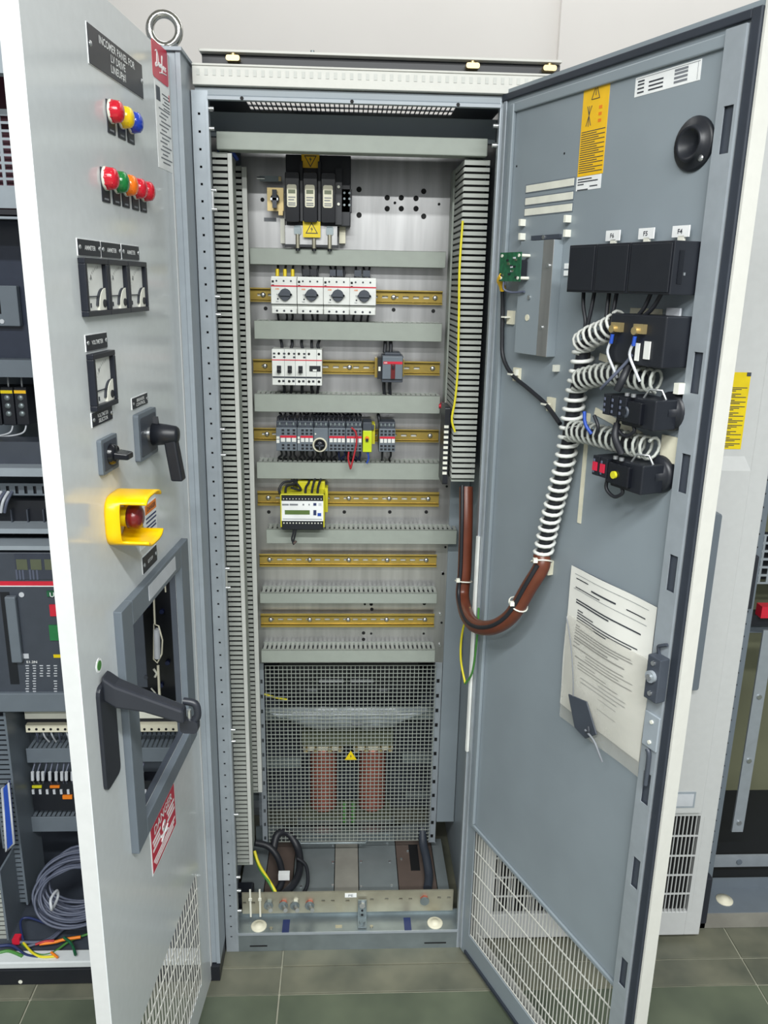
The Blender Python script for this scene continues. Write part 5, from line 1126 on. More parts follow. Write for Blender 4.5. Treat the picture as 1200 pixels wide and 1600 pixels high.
# standoffs
q = MB()
for u, z in ((0.083, 1.757), (0.22, 1.756), (0.085, 1.732), (0.222, 1.732), (0.099, 1.479), (0.22, 1.499)): MB().box(u-0.003, u+0.003, -0.012, 0, z-0.006, z+0.006, 'cream').build('mounting_stud', doorR)
pass
q = MB().cyl((0.045, -0.0005, 1.86), (0.045, 0.001, 1.86), 0.002, 'hole_black', n=8).cyl((0.19, -0.0005, 1.865), (0.19, 0.001, 1.865), 0.002, 'hole_black', n=8); q.build('hole', doorR)

def rth(name, u, z, label, cat, group=None, wv=0.0): return thing(name, RP(u, wv, z), label, cat, AR, group)
RX, RZ = (1, 0, 0), (0, 0, 1)
# yellow safety sticker
t = rth('safety_sticker', 0.264, 1.896, 'tall yellow warning sticker with crossed tools drawing at the top of the right door', 'sticker')
MB().box(-0.0325, 0.0325, -0.0006, 0, -0.0735, 0.0725, 'sticker_yellow').build('sheet', t)
q = MB(); cz = 0.053
for (a, b_) in (((-0.010, cz-0.010), (0.010, cz-0.010)), ((0.010, cz-0.010), (0, cz+0.012)), ((0, cz+0.012), (-0.010, cz-0.010)), ((0, cz+0.005), (0, cz-0.005)), ((-0.020, 0.004), (-0.008, 0.034)), ((-0.008, 0.004), (-0.019, 0.034)), ((-0.014, 0.003), (-0.014, 0.034))):
    q.cyl((a[0], -0.0008, a[1]), (b_[0], -0.0008, b_[1]), 0.0006, 'print_dark', n=5)
for z_ in (0.006, 0.016, 0.026): q.box(0.010, 0.018, -0.0008, -0.0006, z_, z_+0.005, 'orange')
for k in range(19):
    z_ = -0.004-0.0035*k; q.box(-0.030, (0.030 if k % 2 == 0 else 0.006+0.003*(k % 5)), -0.0008, -0.0006, z_-0.0013, z_, 'print_dark')
q.build('print', t)
t = rth('label', 0.262, 1.811, 'small white rating label right below the yellow sticker', 'label')
MB().box(-0.032, 0.032, -0.0005, 0, -0.011, 0.011, 'label_white').build('sheet', t)
q = MB()
for k, (a, b_) in enumerate(((-0.028, 0.008), (-0.028, 0.024), (-0.028, -0.012), (0.004, 0.024), (-0.028, 0.0))): z_ = 0.006-0.0042*k; q.box(a, b_, -0.0008, -0.0005, z_, z_+0.0018, 'print_dark')
q.build('print', t)
t = rth('label', 0.422, 1.938, 'wide white printed label at the top right of the open door', 'label')
MB().box(-0.066, 0.066, -0.0005, 0, -0.0135, 0.0135, 'label_white').build('sheet', t)
q = MB()
for r, z_ in enumerate((0.006, 0.0015, -0.004, -0.0095)):
    q.box(-0.06, -0.046, -0.0008, -0.0005, z_, z_+0.0022, 'print_dark')
    if r in (1, 2, 3): q.box(-0.036, -0.006, -0.0008, -0.0005, z_, z_+0.0022, 'print_dark')
    q.box(0.016, 0.042, -0.0008, -0.0005, z_, z_+0.0032, 'print_grey')
q.box(-0.064, 0.064, -0.0008, -0.0005, 0.011, 0.0116, 'print_grey').box(0.0605, 0.061, -0.0008, -0.0005, -0.012, 0.0115, 'print_grey'); q.build('print', t)
# black round handle of the air sampling port
t = rth('round_port', 0.492, 1.841, 'black round recessed port with one screw near the top of the right door', 'port')
MB().lathe((0, 0, 0), (0, -1, 0), [(0, 0.037), (0.003, 0.037), (0.006, 0.034), (0.0065, 0.026), (0.012, 0.024), (0.014, 0.0225), (0.012, 0.019), (0.004, 0.013), (0.001, 0.0)], 'black_plastic', 32).build('ring', t)
MB().lathe((0.020, -0.0055, -0.021), (0, -1, 0), [(0, 0.005), (0.002, 0.004), (0.002, 0)], 'steel', 10).build('screw', t)
# metal box with circuit board
t = rth('metal_cover', 0.145, 1.62, 'long flat galvanised metal cover box behind the green circuit board', 'metal cover')
MB().box(-0.042, 0.061, -0.020, 0, -0.102, 0.102, 'inner_grey').box(0.030, 0.061, -0.0205, -0.019, -0.102, 0.102, 'zinc_plate').build('cover', t, bevel=0.002)
MB().box(-0.03, 0.055, -0.006, 0, 0.104, 0.112, 'dark_grey').cyl((0.01, -0.008, 0.108), (0.01, -0.005, 0.108), 0.004, 'steel', n=8).build('flange', t)
q = MB()
for u, z in ((0.05, 0.058), (0.042, -0.05), (-0.002, 0.002)): q.cyl((u, -0.023, z), (u, -0.02, z), 0.004, 'steel', n=8)
q.build('screw', t); MB().cyl((-0.005, -0.0215, -0.035), (-0.005, -0.0195, -0.035), 0.006, 'tape', n=14).build('cap', t)
t = rth('circuit_board', 0.1, 1.676, 'small green circuit board on pale standoffs', 'circuit board', wv=0.020)
b = MB().box(-0.030, 0.040, -0.0225, -0.021, -0.026, 0.026, 'pcb_green'); b.build('board', t)
for u in (-0.022, 0.034):
    for z in (-0.02, 0.02): MB().cyl((u, -0.024, z), (u, 0, z), 0.003, 'cream', n=8).build('standoff', t)
q = MB()
for k in range(14): u, z = random.uniform(-.024, .034), random.uniform(-.02, .02); q.box(u-.003, u+.003, -0.0245, -0.0225, z-.0015, z+.0015, random.choice(['black_plastic', 'wire_light', 'black_plastic', 'core_steel']))
q.build('components', t); MB().box(0.0, 0.034, -0.021, -0.004, -0.018, 0.012, 'black_plastic').build('component_block', t)
cb = [RP(u, w_, z) for u, w_, z in ((0.078, 0.04, 1.66), (0.062, 0.035, 1.652), (0.055, 0.025, 1.642), (0.046, 0.015, 1.61), (0.046, 0.012, 1.55), (0.054, 0.012, 1.505), (0.089, 0.012, 1.474), (0.15, 0.012, 1.452), (0.203, 0.012, 1.432), (0.262, 0.02, 1.404))]
t = thing('cable', cb[3], 'thin black cable from the circuit board down to the spiral wrap', 'cable')
MB().tube(cb, 0.0042, 'wire_black').build('jacket', t, off=t.location)
MB().tube(cb[0:3]+[RP(0.052, 0.02, 1.634)], 0.0064, 'sticker_yellow').build('coloured_sleeve', t, off=t.location)
for u, z in ((0.058, 1.583), (0.091, 1.475), (0.207, 1.432)):
    q = MB().box(u-0.008, u+0.012, -0.006, 0, z-0.014, z+0.012, 'tape').box(u-0.010, u+0.004, -0.018, -0.005, z-0.002, z+0.001, 'cream')
    q.build('tie_mount', label='cream adhesive tie mount %s' % {0.058: 'beside the metal cover', 0.091: 'below the metal cover', 0.207: 'left of the striped cable wrap'}[u], cat='tie mount', group='cream tie mounts on the right door', loc=HR, rot=AR)
MB().tube([RP(0.085, 0.04, 1.652), RP(0.085, 0.04, 1.636), RP(0.10, 0.03, 1.63), RP(0.13, 0.024, 1.632)], 0.0022, 'wire_grey').build('wire', label='short grey wire looping below the green circuit board', cat='wire')
# black relay boxes
BX = [('first of the three black boxes in a row, nearest the circuit board', 0.2965, 0.3655), ('middle black box in the row of three', 0.3665, 0.4425), ('rightmost and largest black box in the row of three', 0.4435, 0.532)]
for i, (lb, u0, u1) in enumerate(BX):
    if i < 2: u0, u1 = u0-0.0, u1-0.0
    uc = (u0+u1)/2; t = rth('transducer_box', uc, 1.671, lb, 'black box', 'black boxes in a row on the right door')
    MB().box(u0-uc, u1-uc, -0.055, 0, -0.037, 0.037, 'black_plastic').box(u0-uc+0.003, u1-uc-0.003, -0.057, -0.055, -0.034, 0.034, 'black_plastic').build('body', t, bevel=0.0015)
    if i == 2: MB().box(u1-uc-0.0002, u1-uc+0.001, -0.045, -0.036, -0.022, 0.024, 'black_gloss').box(u1-uc, u1-uc+0.0015, -0.034, -0.031, -0.010, -0.006, 'steel').build('side_clip', t)
    tu = {0: 0.348, 1: 0.424, 2: 0.495}[i]
    MB().box(tu-uc-0.004, tu-uc+0.008, -0.012, -0.008, 0.036, 0.046, 'cream').build('tag_foot', t)
    MB().box(tu-uc-0.016, tu-uc+0.017, -0.012, -0.010, 0.044, 0.060, 'label_white').text(['F6', 'F5', 'F4'][i], (tu-uc, -0.0125, 0.052), RX, RZ, 0.009, 0.007, 'print_dark').build('tag', t)
q = rth('label', 0.224, 1.672, 'pair of small white tags left of the first black box', 'label')
MB().box(-0.007, 0.007, -0.003, 0, 0.001, 0.010, 'label_white').box(-0.007, 0.007, -0.003, 0, -0.011, -0.002, 'label_white').build('tags', q)
for i, (u, u2) in enumerate(((0.31, 0.325), (0.338, 0.332), (0.374, 0.375), (0.392, 0.387), (0.468, 0.43), (0.49, 0.436))):
    MB().tube([RP(u, 0.03, 1.636), RP(u+(u2-u)*0.3+0.003, 0.034, 1.612), RP(u2+0.004, 0.036, 1.585), RP(u2-0.002, 0.034, 1.56)], 0.0034, 'wire_black').build('wire', label='%s black wire from the left below the row of black boxes' % ['first', 'second', 'third', 'fourth', 'fifth', 'sixth'][i], cat='wire', group='wires below the black boxes')
# lower single box
t = rth('transducer_box', 0.4725, 1.567, 'single black box with two brass terminals below the row of three', 'black box')
MB().box(-0.0595, 0.0595, -0.055, 0, -0.037, 0.037, 'black_plastic').box(-0.070, -0.0595, -0.03, -0.01, -0.032, -0.015, 'black_plastic').build('body', t, bevel=0.002)
for u in (-0.05, 0.0):
    MB().box(u, u+0.022, -0.062, -0.055, 0.010, 0.024, 'brass').cyl((u+0.006, -0.066, 0.014), (u+0.006, -0.06, 0.014), 0.006, 'brass', n=10).build('terminal', t)
    MB().cyl((u+0.006, -0.062, 0.006), (u+0.004, -0.062, -0.008), 0.003, 'blue', n=8).tube([(u+0.004, -0.062, -0.004), (u-0.002, -0.062, -0.022), (u+0.012, -0.06, -0.045), (u+0.018, -0.055, -0.06)], 0.0022, 'wire_light').build('lead', t)
MB().box(0.022, 0.034, -0.0575, -0.0555, -0.026, 0.0, 'white_plastic').build('tag', t); MB().box(0.004, 0.012, -0.0575, -0.0555, -0.03, -0.004, 'white_plastic').build('tag', t)
MB().box(0.008, 0.035, -0.008, -0.004, 0.037, 0.048, 'wire_light').build('tag', t)
# door switches with round collars
def dswitch(u, z, label, red):
    t = rth('door_switch', u, z, label, 'switch')
    MB().lathe((0.035, 0, 0), (0, -1, 0), [(0, 0.030), (0.010, 0.030), (0.014, 0.027), (0.014, 0.018), (0.03, 0.018)], 'black_plastic', 24).build('collar', t)
    MB().box(-0.018, 0.052, -0.056, -0.012, -0.026, 0.020, 'black_plastic').box(-0.022, 0.03, -0.064, -0.05, -0.020, 0.014, 'black_gloss').build('body', t, bevel=0.002)
    q = MB()
    for k in range(2 if red else 3):
        q.box(-0.052+0.018*k, -0.036+0.018*k, -0.066, -0.02, -0.014, 0.018, 'black_plastic')
        for j in range(3): q.box(-0.050+0.018*k, -0.046+0.018*k, -0.0675, -0.066, -0.010+0.009*j, -0.005+0.009*j, 'wire_grey')
    q.build('contact_block', t, bevel=0.001)
    if red:
        for k in range(2): MB().box(-0.050+0.018*k, -0.040+0.018*k, -0.068, -0.0655, -0.006, 0.008, 'red_sign').build('contact_mark', t)
        MB().cyl((0.0, -0.064, -0.004), (0.0, -0.068, -0.004), 0.006, 'relay_yellow', n=12).build('marker', t)
    else: MB().lathe((-0.004, -0.064, -0.004), (0, -1, 0), [(0, 0.010), (0.002, 0.009), (0.002, 0.006), (0.0, 0.005)], 'dark_grey', 16).build('marker', t)
    MB().cyl((0.02, -0.056, 0.0), (0.02, -0.059, 0.0), 0.0045, 'galvanised', n=8).cyl((-0.006, -0.06, 0.020), (-0.006, -0.06, 0.025), 0.004, 'steel', n=8).cyl((0.008, -0.06, 0.020), (0.008, -0.06, 0.025), 0.004, 'steel', n=8).build('screw', t)
    MB().tube([(0.02, -0.05, 0.02), (0.03, -0.05, 0.034), (0.045, -0.04, 0.034), (0.05, -0.035, 0.02)], 0.002, 'steel', smooth_path=False).build('wire_bracket', t)
    MB().tube([(-0.03, -0.05, -0.014), (-0.03, -0.052, -0.034), (-0.012, -0.05, -0.044), (0.006, -0.05, -0.034), (0.004, -0.05, -0.026)], 0.003, 'wire_black').build('lead', t)
dswitch(0.478, 1.463, 'upper round door switch with black contact blocks, between two spiral wraps', False)
dswitch(0.466, 1.362, 'lower round door switch with red marks, under the last spiral wrap', True)
# cream strips
for i, (u, z, hu, hz_, rz, lb) in enumerate(((0.315, 1.33, 0.0045, 0.10, 0, 'long vertical cream strip right of the striped cable wrap'), (0.39, 1.522, 0.06, 0.006, -0.12, 'short cream strip below the first branch of wrap'), (0.39, 1.425, 0.06, 0.006, -0.2, 'slanted cream strip between the door switches'), (0.34, 1.60, 0.004, 0.03, 0, 'short upright cream strip under the black boxes'), (0.43, 1.606, 0.035, 0.006, 0, 'cream strip behind the wires under the middle black box'))):
    q = MB(); q.T = Matrix.Translation((u, 0, z)) @ Matrix.Rotation(-rz, 4, 'Y'); q.box(-hu, hu, -0.002, 0, -hz_, hz_, 'tape')
    q.build('adhesive_strip', label=lb, cat='strip', group='cream adhesive strips on the right door', loc=HR, rot=AR)
# spiral wraps
def helix(pts, R, pitch, r, m, name, t, n=12):
    pts = [Vector(p) for p in pts]; fine = []
    N = len(pts)
    for i in range(N-1):
        a, b, c, d = pts[max(i-1, 0)], pts[i], pts[i+1], pts[min(i+2, N-1)]
        for k in range(30):
            s = k/30; fine.append(0.5*((2*b)+(c-a)*s+(2*a-5*b+4*c-d)*s*s+(3*b-a-3*c+d)*s**3))
    fine.append(pts[-1]); out = []; L = 0; step = pitch/n; nxt = 0; up = None
    for i in range(len(fine)-1):
        seg = fine[i+1]-fine[i]; ln = seg.length; tg = seg.normalized()
        if up is None: up = tg.orthogonal().normalized()
        up = (up-tg*up.dot(tg)).normalized(); v = tg.cross(up)
        while nxt <= L+ln:
            p = fine[i]+tg*(nxt-L); a = 2*math.pi*nxt/pitch; out.append(p+(up*math.cos(a)+v*math.sin(a))*R); nxt += step
        L += ln
    return MB().tube(out, r, m, n=6, smooth_path=False).build(name, t, off=t.location)
mainp = [RP(u, 0.026, z) for u, z in ((0.248, 1.150), (0.262, 1.22), (0.279, 1.285), (0.294, 1.354), (0.300, 1.412), (0.309, 1.47), (0.317, 1.525), (0.318, 1.552))]
t = thing('spiral_wrap', mainp[3], 'long white spiral wrap around black cables, curving up the right door', 'cable wrap')
helix(mainp, 0.0165, 0.0168, 0.0036, 'white_plastic', 'spiral', t); MB().tube(mainp, 0.012, 'black_plastic', n=12).build('cables', t, off=t.location)
for lb, pts, R, m_, core in (('upper branch of grey spiral wrap rising to the black boxes', ((0.312, 0.03, 1.548), (0.345, 0.036, 1.563), (0.38, 0.036, 1.575), (0.415, 0.036, 1.592)), 0.018, 'duct_light', 0.005),
      ('middle branch of grey spiral wrap with an open end below the single box', ((0.318, 0.034, 1.488), (0.36, 0.036, 1.500), (0.40, 0.036, 1.508), (0.44, 0.036, 1.51), (0.475, 0.034, 1.508), (0.505, 0.03, 1.507)), 0.0175, 'duct_finger', 0.010),
      ('lowest branch of grey spiral wrap with an open end between the door switches', ((0.310, 0.034, 1.400), (0.36, 0.036, 1.405), (0.41, 0.036, 1.405), (0.46, 0.034, 1.405), (0.51, 0.03, 1.405)), 0.0175, 'duct_finger', 0.008)):
    P_ = [RP(*p) for p in pts]; t = thing('spiral_wrap', P_[1], lb, 'cable wrap', group='branches of grey spiral wrap')
    helix(P_, R, 0.0145, 0.0026, m_, 'spiral', t)
    MB().tube(P_[:-1], core, 'wire_black', n=10).build('cables', t, off=t.location)
MB().box(0.527, 0.537, -0.022, 0, 1.492, 1.508, 'cream').build('tie_mount', label='small cream clip at the open end of the middle spiral wrap', cat='tie mount', loc=HR, rot=AR)
MB().box(0.495, 0.535, -0.003, 0, 1.383, 1.424, 'tape').build('tie_mount', label='square cream pad behind the open end of the lowest spiral wrap', cat='tie mount', loc=HR, rot=AR)
MB().tube([RP(0.375, 0.06, 1.445), RP(0.38, 0.06, 1.425), RP(0.392, 0.055, 1.41)], 0.003, 'blue').build('wire', label='blue lead below the upper door switch', cat='wire')
MB().tube([RP(0.40, 0.06, 1.442), RP(0.412, 0.06, 1.425), RP(0.402, 0.055, 1.408)], 0.003, 'wire_black').build('wire', label='black lead below the upper door switch', cat='wire')
MB().tube([RP(0.42, 0.068, 1.488), RP(0.44, 0.07, 1.504), RP(0.46, 0.06, 1.53), RP(0.47, 0.056, 1.545)], 0.0026, 'wire_grey').build('wire', label='grey lead from the single box to the upper door switch', cat='wire')
MB().tube([RP(0.455, 0.045, 1.535), RP(0.462, 0.062, 1.51), RP(0.455, 0.066, 1.49)], 0.006, 'wire_black').build('wire', label='thick black lead crossing the middle spiral wrap', cat='wire')
MB().tube([RP(0.445, 0.05, 1.435), RP(0.452, 0.058, 1.415), RP(0.462, 0.05, 1.39)], 0.006, 'wire_black').build('wire', label='thick black lead crossing the lowest spiral wrap', cat='wire')
# brown sleeve from the cabinet to the door
RN = Vector((math.cos(AR+math.pi/2), math.sin(AR+math.pi/2), 0))   # outward normal of the right door
def atr(px, py, wv):
    d = ray(px, py); return CAMP+d*(((HR-RN*wv-CAMP).dot(RN))/d.dot(RN))
hp = [(0.561, 0.085, 1.20), at(728, 820, 0.06), at(726, 890, 0.05), at(723, 935, 0.035), atr(736, 972, 0.05), atr(765, 981, 0.06), atr(798, 963, 0.055), atr(828, 915, 0.045), atr(846, 885, 0.033), RP(0.247, 0.028, 1.152)]
t = thing('cable_sleeve', hp[5], 'brown shiny cable sleeve looping from the cabinet to the right door', 'cable sleeve')
MB().tube(hp, 0.0158, 'hose_brown', n=16, sub=8).build('sleeve', t, off=t.location)
off_ = [Vector(p)+Vector((-0.011, -0.013, 0.007)) for p in hp]
MB().tube(off_[:-1], 0.0042, 'wire_black', n=8, sub=8).build('outer_cable', t, off=t.location)
for k, (a, b_) in enumerate(((2, 3), (6, 7), (8, 9))):
    p = Vector(hp[a])*0.6+Vector(hp[b_])*0.4; d_ = (Vector(hp[b_])-Vector(hp[a])).normalized(); u_ = d_.orthogonal().normalized(); v_ = d_.cross(u_)
    q = MB().tube([p+(u_*math.cos(x)+v_*math.sin(x))*0.0195 for x in [2*math.pi*i/16 for i in range(16)]], 0.0016, 'cream', n=6, closed=True, smooth_path=False)
    hd = p+Vector((-0.016, -0.016, 0.008)); q.box(hd.x-0.004, hd.x+0.004, hd.y-0.004, hd.y+0.004, hd.z-0.004, hd.z+0.004, 'cream'); q.build('cable_tie', t, off=t.location)
MB().box(0.228, 0.250, -0.012, 0, 1.108, 1.136, 'tape').build('tie_mount', label='cream tie mount holding the end of the brown sleeve', cat='tie mount', loc=HR, rot=AR)
gy = [atr(px, py, wv) for px, py, wv in ((733, 950, 0.03), (722, 990, 0.022), (720, 1030, 0.018), (727, 1068, 0.018), (738, 1050, 0.02), (745, 1000, 0.03), (748, 950, 0.03))]
t = thing('earth_wire', gy[3], 'green yellow earth wire hanging in a loop under the brown sleeve', 'wire')
MB().tube(gy[:4], 0.0026, 'wire_yellow').build('strand', t, off=t.location); MB().tube(gy[3:], 0.0026, 'wire_green').build('strand', t, off=t.location)

# document pouch
t = rth('document_pouch', 0.418, 0.99, 'creased clear document pouch holding printed sheets, taped to the right door', 'document pouch')
def sheet(u0, u1, z0, z1, w0, amp, m, n=14, seed=0, top=0, skew=0.0):
    q = MB(); vs = []; fs = []; rnd = random.Random(seed)
    ph = [rnd.uniform(0, 6) for _ in range(4)]
    for j in range(n+1):
        for i in range(n+1):
            a, b_ = i/n, j/n; u = u0+(u1-u0)*a; z = z0+(z1-z0)*b_
            wv = w0+amp*(math.sin(math.pi*a)*math.sin(math.pi*b_)*1.2+0.16*math.sin(9*a+5*b_+ph[0])+0.12*math.sin(4*a-11*b_+ph[1]))
            vs.append((u+skew*(1-b_)*(0.5-a), -max(0.001, wv)-top*b_, z))
    for j in range(n):
        for i in range(n): k = j*(n+1)+i; fs.append((k, k+1, k+n+2, k+n+1))
    q.add(vs, fs, m, True); return q
ps = sheet(-0.108, 0.112, -0.125, 0.158, 0.006, 0.006, 'paper', seed=2).build('paper_sheet', t)
q = MB()
def surf(u, z):
    a, b_ = (u+0.108)/0.22, (z+0.125)/0.283; rnd = random.Random(2); ph = [rnd.uniform(0, 6) for _ in range(4)]
    return 0.006+0.006*(math.sin(math.pi*a)*math.sin(math.pi*b_)*1.2+0.16*math.sin(9*a+5*b_+ph[0])+0.12*math.sin(4*a-11*b_+ph[1]))+0.0008
def pline(u0, u1, z, th, m):
    n = 10
    for k in range(n):
        a, b_ = u0+(u1-u0)*k/n, u0+(u1-u0)*(k+1)/n
        q.add([(a, -surf(a, z), z), (b_, -surf(b_, z), z), (b_, -surf(b_, z+th), z+th), (a, -surf(a, z+th), z+th)], [(0, 1, 2, 3)], m)
for z, a, b_ in ((0.146, -0.095, 0.095), (0.118, -0.095, 0.095)): pline(a, b_, z, 0.0008, 'print_grey')
for z, a, b_, th in ((0.138, -0.09, -0.055, 0.002), (0.128, -0.045, 0.02, 0.003), (0.128, 0.045, 0.09, 0.002), (0.121, -0.09, -0.02, 0.0018), (0.098, -0.085, 0.085, 0.0026), (0.093, -0.085, 0.01, 0.0026), (0.080, -0.078, -0.062, 0.002), (0.075, -0.078, -0.03, 0.002), (0.070, -0.078, 0.082, 0.002), (0.065, -0.078, 0.07, 0.002), (0.060, -0.078, 0.01, 0.002), (0.051, -0.078, -0.066, 0.002), (0.046, -0.078, 0.072, 0.002), (0.041, -0.078, 0.076, 0.002), (0.036, -0.078, 0.045, 0.002), (0.029, -0.078, 0.02, 0.0026), (0.024, -0.078, 0.06, 0.0026), (0.018, -0.078, -0.06, 0.002), (0.004, -0.04, 0.08, 0.0016), (-0.002, -0.04, 0.05, 0.0016), (-0.016, -0.06, -0.01, 0.0016), (-0.022, -0.06, 0.02, 0.0016), (-0.028, -0.06, 0.05, 0.0016), (-0.036, 0.0, 0.07, 0.0016), (0.010, -0.078, 0.06, 0.002), (-0.008, -0.07, 0.08, 0.002), (-0.044, -0.05, 0.07, 0.0018), (-0.052, -0.05, 0.05, 0.0018), (-0.062, 0.0, 0.05, 0.001), (-0.082, 0.0, 0.05, 0.001)):
    pline(a, b_, z, th, 'print_dark' if z > -0.03 else 'print_grey')
q.build('print', ps)
MB().box(-0.108, 0.112, -0.004, -0.001, -0.125, 0.156, 'dark_grey').build('backing_board', t)
sheet(-0.100, 0.120, -0.148, 0.066, 0.012, 0.008, 'pouch', seed=5, n=18).build('clear_pocket', t)
MB().tube([(-0.1, -0.014, 0.06), (-0.075, -0.02, 0.02), (-0.056, -0.023, -0.04), (-0.048, -0.023, -0.10)], 0.0011, 'print_grey').build('crease', t)
q = MB().prism([(-0.064, -0.08), (-0.012, -0.07), (0.022, -0.118), (-0.006, -0.142), (-0.038, -0.136)], 'y', -0.0245, -0.0215, 'dark_grey'); q.build('dark_insert', t, bevel=0.001)
MB().tube([(0.005, -0.036, -0.115), (0.03, -0.036, -0.123), (0.045, -0.034, -0.142), (0.05, -0.03, -0.155)], 0.002, 'print_grey').tube([(0.012, -0.036, -0.104), (0.016, -0.037, -0.112), (0.008, -0.037, -0.118)], 0.002, 'print_dark').build('cord', t)

# ------------------------------------------------------------------ closed white cabinet to the right
RO = (0.91, 0.3, 0.0)
rc = thing('electrical_cabinet', RO, 'closed white cabinet standing behind the opened right door', 'cabinet')
def rp(mb, name, parent=None, **k): return mb.build(name, parent or rc, off=RO, **k)
rp(MB().box(0.612, 1.222, 0.03, 0.58, 0.03, 2.03, 'panel_white'), 'body')
rp(MB().box(0.62, 1.21, 0.04, 0.57, 0.0, 0.03, 'black_plastic'), 'plinth')
dw = rp(MB().perf('y', 0.606, 1.219, 0.015, 2.02, 0.012, 0.026, [(0.668, 1.178, 0.088, 0.376)], 'panel_white').box(0.668, 1.178, 0.024, 0.028, 0.088, 0.376, 'hole_black'), 'door', bevel=0.002)
cvr = MB().box(0.64, 1.172, 0.0, 0.012, 0.395, 1.262, 'panel_white'); cvr.add([(0.64, 0.0, 1.262), (1.172, 0.0, 1.262), (1.160, 0.012, 1.292), (0.652, 0.012, 1.292), (0.64, 0.012, 1.262), (1.172, 0.012, 1.262)], [(0, 1, 2, 3), (0, 3, 4), (1, 5, 2), (4, 3, 2, 5)], 'panel_white')
rp(cvr, 'raised_cover', dw)
q = MB()
for k in range(52): q.box(0.668+0.0102*k, 0.6702+0.0102*k, 0.0115, 0.015, 0.088, 0.376, 'panel_white')
for z in (0.143, 0.200, 0.258, 0.317): q.box(0.668, 1.178, 0.011, 0.0145, z, z+0.0032, 'panel_white')
rp(q, 'vent_bars', dw, kind='stuff')
rp(MB().rbox(1.07, 1.112, -0.022, 0.0, 0.742, 1.170, 'frame_grey', 0.006), 'handle', dw, bevel=0.002)
rp(MB().box(1.09, 1.151, -0.002, 0.012, 0.411, 0.455, 'cabinet_grey').box(1.095, 1.146, -0.003, -0.002, 0.416, 0.450, 'wire_light'), 'blank_plate', dw)
q = MB().box(1.06, 1.148, 0.011, 0.012, 1.308, 1.474, 'yellow')
q.build('safety_label', label='yellow text label with a torn corner on the closed white cabinet', cat='label')
lab = D.objects['safety_label.001'] if 'safety_label.001' in D.objects else None
q = MB()
for k in range(10):
    for j in range(3):
        z = 1.442-0.0135*k-0.0034*j; q.box(1.064, 1.144-0.012*((k+j) % 3), 0.0104, 0.0108, z-0.0016, z, 'print_dark')
q.box(1.139, 1.148, 0.0100, 0.0112, 1.466, 1.474, 'dark_grey')
q.build('print', lab)
# ------------------------------------------------------------------ open cabinet at the far right
FO = (1.55, 0.3, 0.0)
fc = thing('electrical_cabinet', FO, 'dim open cabinet at the right edge of the picture', 'cabinet')
def fp(mb, name, parent=None, **k): return mb.build(name, parent or fc, off=FO, **k)
fp(MB().perf('y', 1.226, 1.252, 0.0, 2.0, 0.05, 0.052, holes_v(1.239, 0.03, 1.95, 60), 'frame_grey').box(1.226, 1.228, 0.052, 0.09, 0, 2.0, 'frame_grey').box(1.25, 1.252, 0.052, 0.075, 0, 2, 'frame_grey').box(1.229, 1.249, 0.058, 0.06, 0, 2, 'hole_black'), 'frame_post')
fp(MB().box(1.226, 1.9, 0.05, 0.056, 0.0, 0.042, 'plate_pale').box(1.226, 1.9, 0.056, 0.15, 0.04, 0.044, 'frame_grey').box(1.226, 1.9, 0.145, 0.15, 0.044, 0.075, 'frame_grey'), 'bottom_rail')
fp(MB().box(1.226, 1.9, 0.16, 0.6, 0.03, 0.04, 'black_plastic'), 'floor_plate')
fp(MB().box(1.226, 1.9, 0.6, 0.606, 0, 2.0, 'olive_panel'), 'back_panel')
fp(MB().box(1.222, 1.226, 0.09, 0.6, 0, 2.0, 'frame_grey'), 'side_panel'); fp(MB().box(1.226, 1.9, 0.05, 0.606, 2.0, 2.006, 'cabinet_grey'), 'roof')
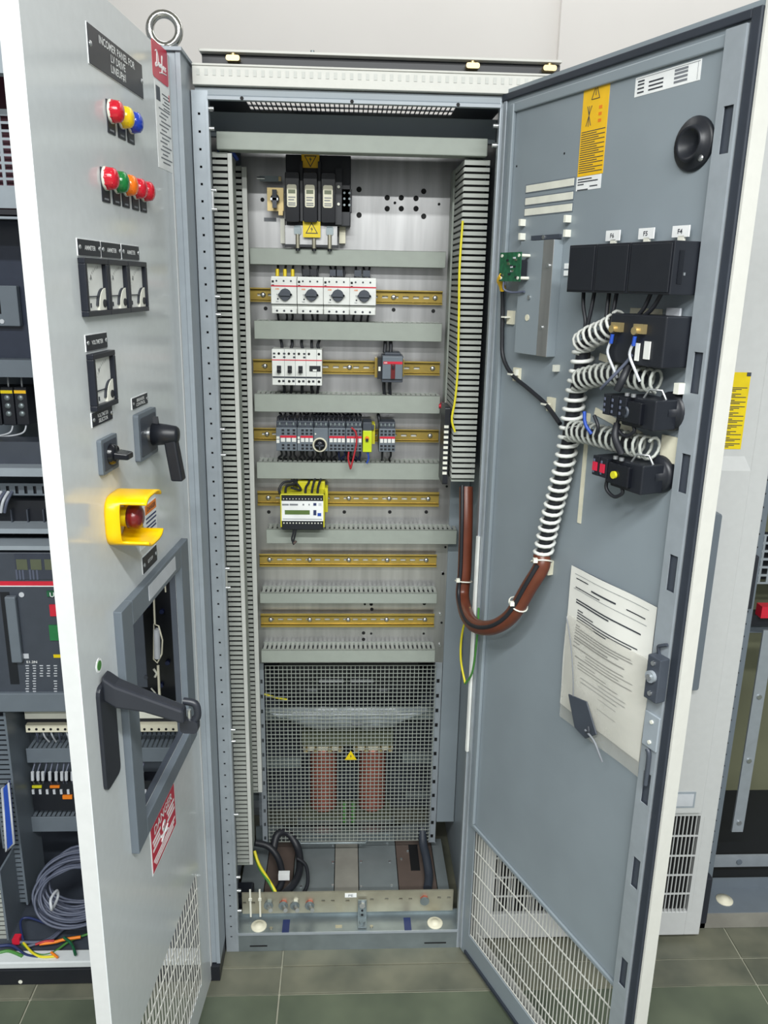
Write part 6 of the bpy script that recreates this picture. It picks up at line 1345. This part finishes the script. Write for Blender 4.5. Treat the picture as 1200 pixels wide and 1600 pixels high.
c0, c1 = at(1178, 985, 0.25), at(1150, 1300, 0.25)
st = fp(MB().box(c1.x-0.012, c1.x+0.02, 0.25, 0.256, c1.z, c0.z, 'rail_grey'), 'inner_strut')
for py in (1090, 1190, 1287): c = at(1168-0.12*(py-1090), py, 0.245); fp(MB().cyl((c1.x+0.004, 0.246, c.z), (c1.x+0.004, 0.25, c.z), 0.007, 'steel', n=8), 'screw', st)
c = at(1160, 1346, 0.2); fp(MB().box(1.24, 1.9, 0.2, 0.21, c.z-0.018, c.z+0.016, 'rail_grey').cyl((c.x-0.01, 0.196, c.z), (c.x-0.01, 0.2, c.z), 0.008, 'frame_grey', n=12), 'cross_rail')
c = at(1190, 990, 0.25); fp(MB().box(1.24, 1.9, 0.3, 0.31, c.z-0.02, c.z+0.015, 'frame_grey'), 'cross_rail')
c = at(1128, 1431, 0.1); fp(MB().lathe((c.x, 0.1, 0.044), (0, 0, 1), [(0, 0.022), (0.003, 0.022), (0.004, 0.012), (0.008, 0.010), (0.008, 0)], 'tape', 20), 'washer')
c0 = at(1195, 870, 0.25); fp(MB().perf('y', 1.32, 1.8, c0.z-0.075, c0.z+0.06, 0.25, 0.253, [(1.325+0.022*k, 1.341+0.022*k, c0.z-0.07+0.022*j, c0.z-0.054+0.022*j) for k in range(20) for j in range(6)], 'rail_grey').box(1.32, 1.8, 0.27, 0.275, c0.z-0.07, c0.z+0.06, 'black_plastic'), 'perforated_plate')
c = at(1196, 955, 0.24); fp(MB().box(c.x-0.01, c.x+0.06, 0.24, 0.27, c.z-0.02, c.z+0.012, 'red').box(c.x-0.06, c.x+0.2, 0.26, 0.3, c.z-0.05, c.z-0.02, 'black_plastic'), 'red_terminal')
for p0, p1 in (((1181, 868), (1172, 950)), ((1109, 1370), (1100, 1440))):
    a, b_ = at(*p0, 0.03), at(*p1, 0.03); fp(MB().rbox(a.x-0.014, a.x+0.006, 0.022, 0.045, b_.z, a.z, 'handle_black', 0.004, 'z'), 'hinge_cover', bevel=0.002)
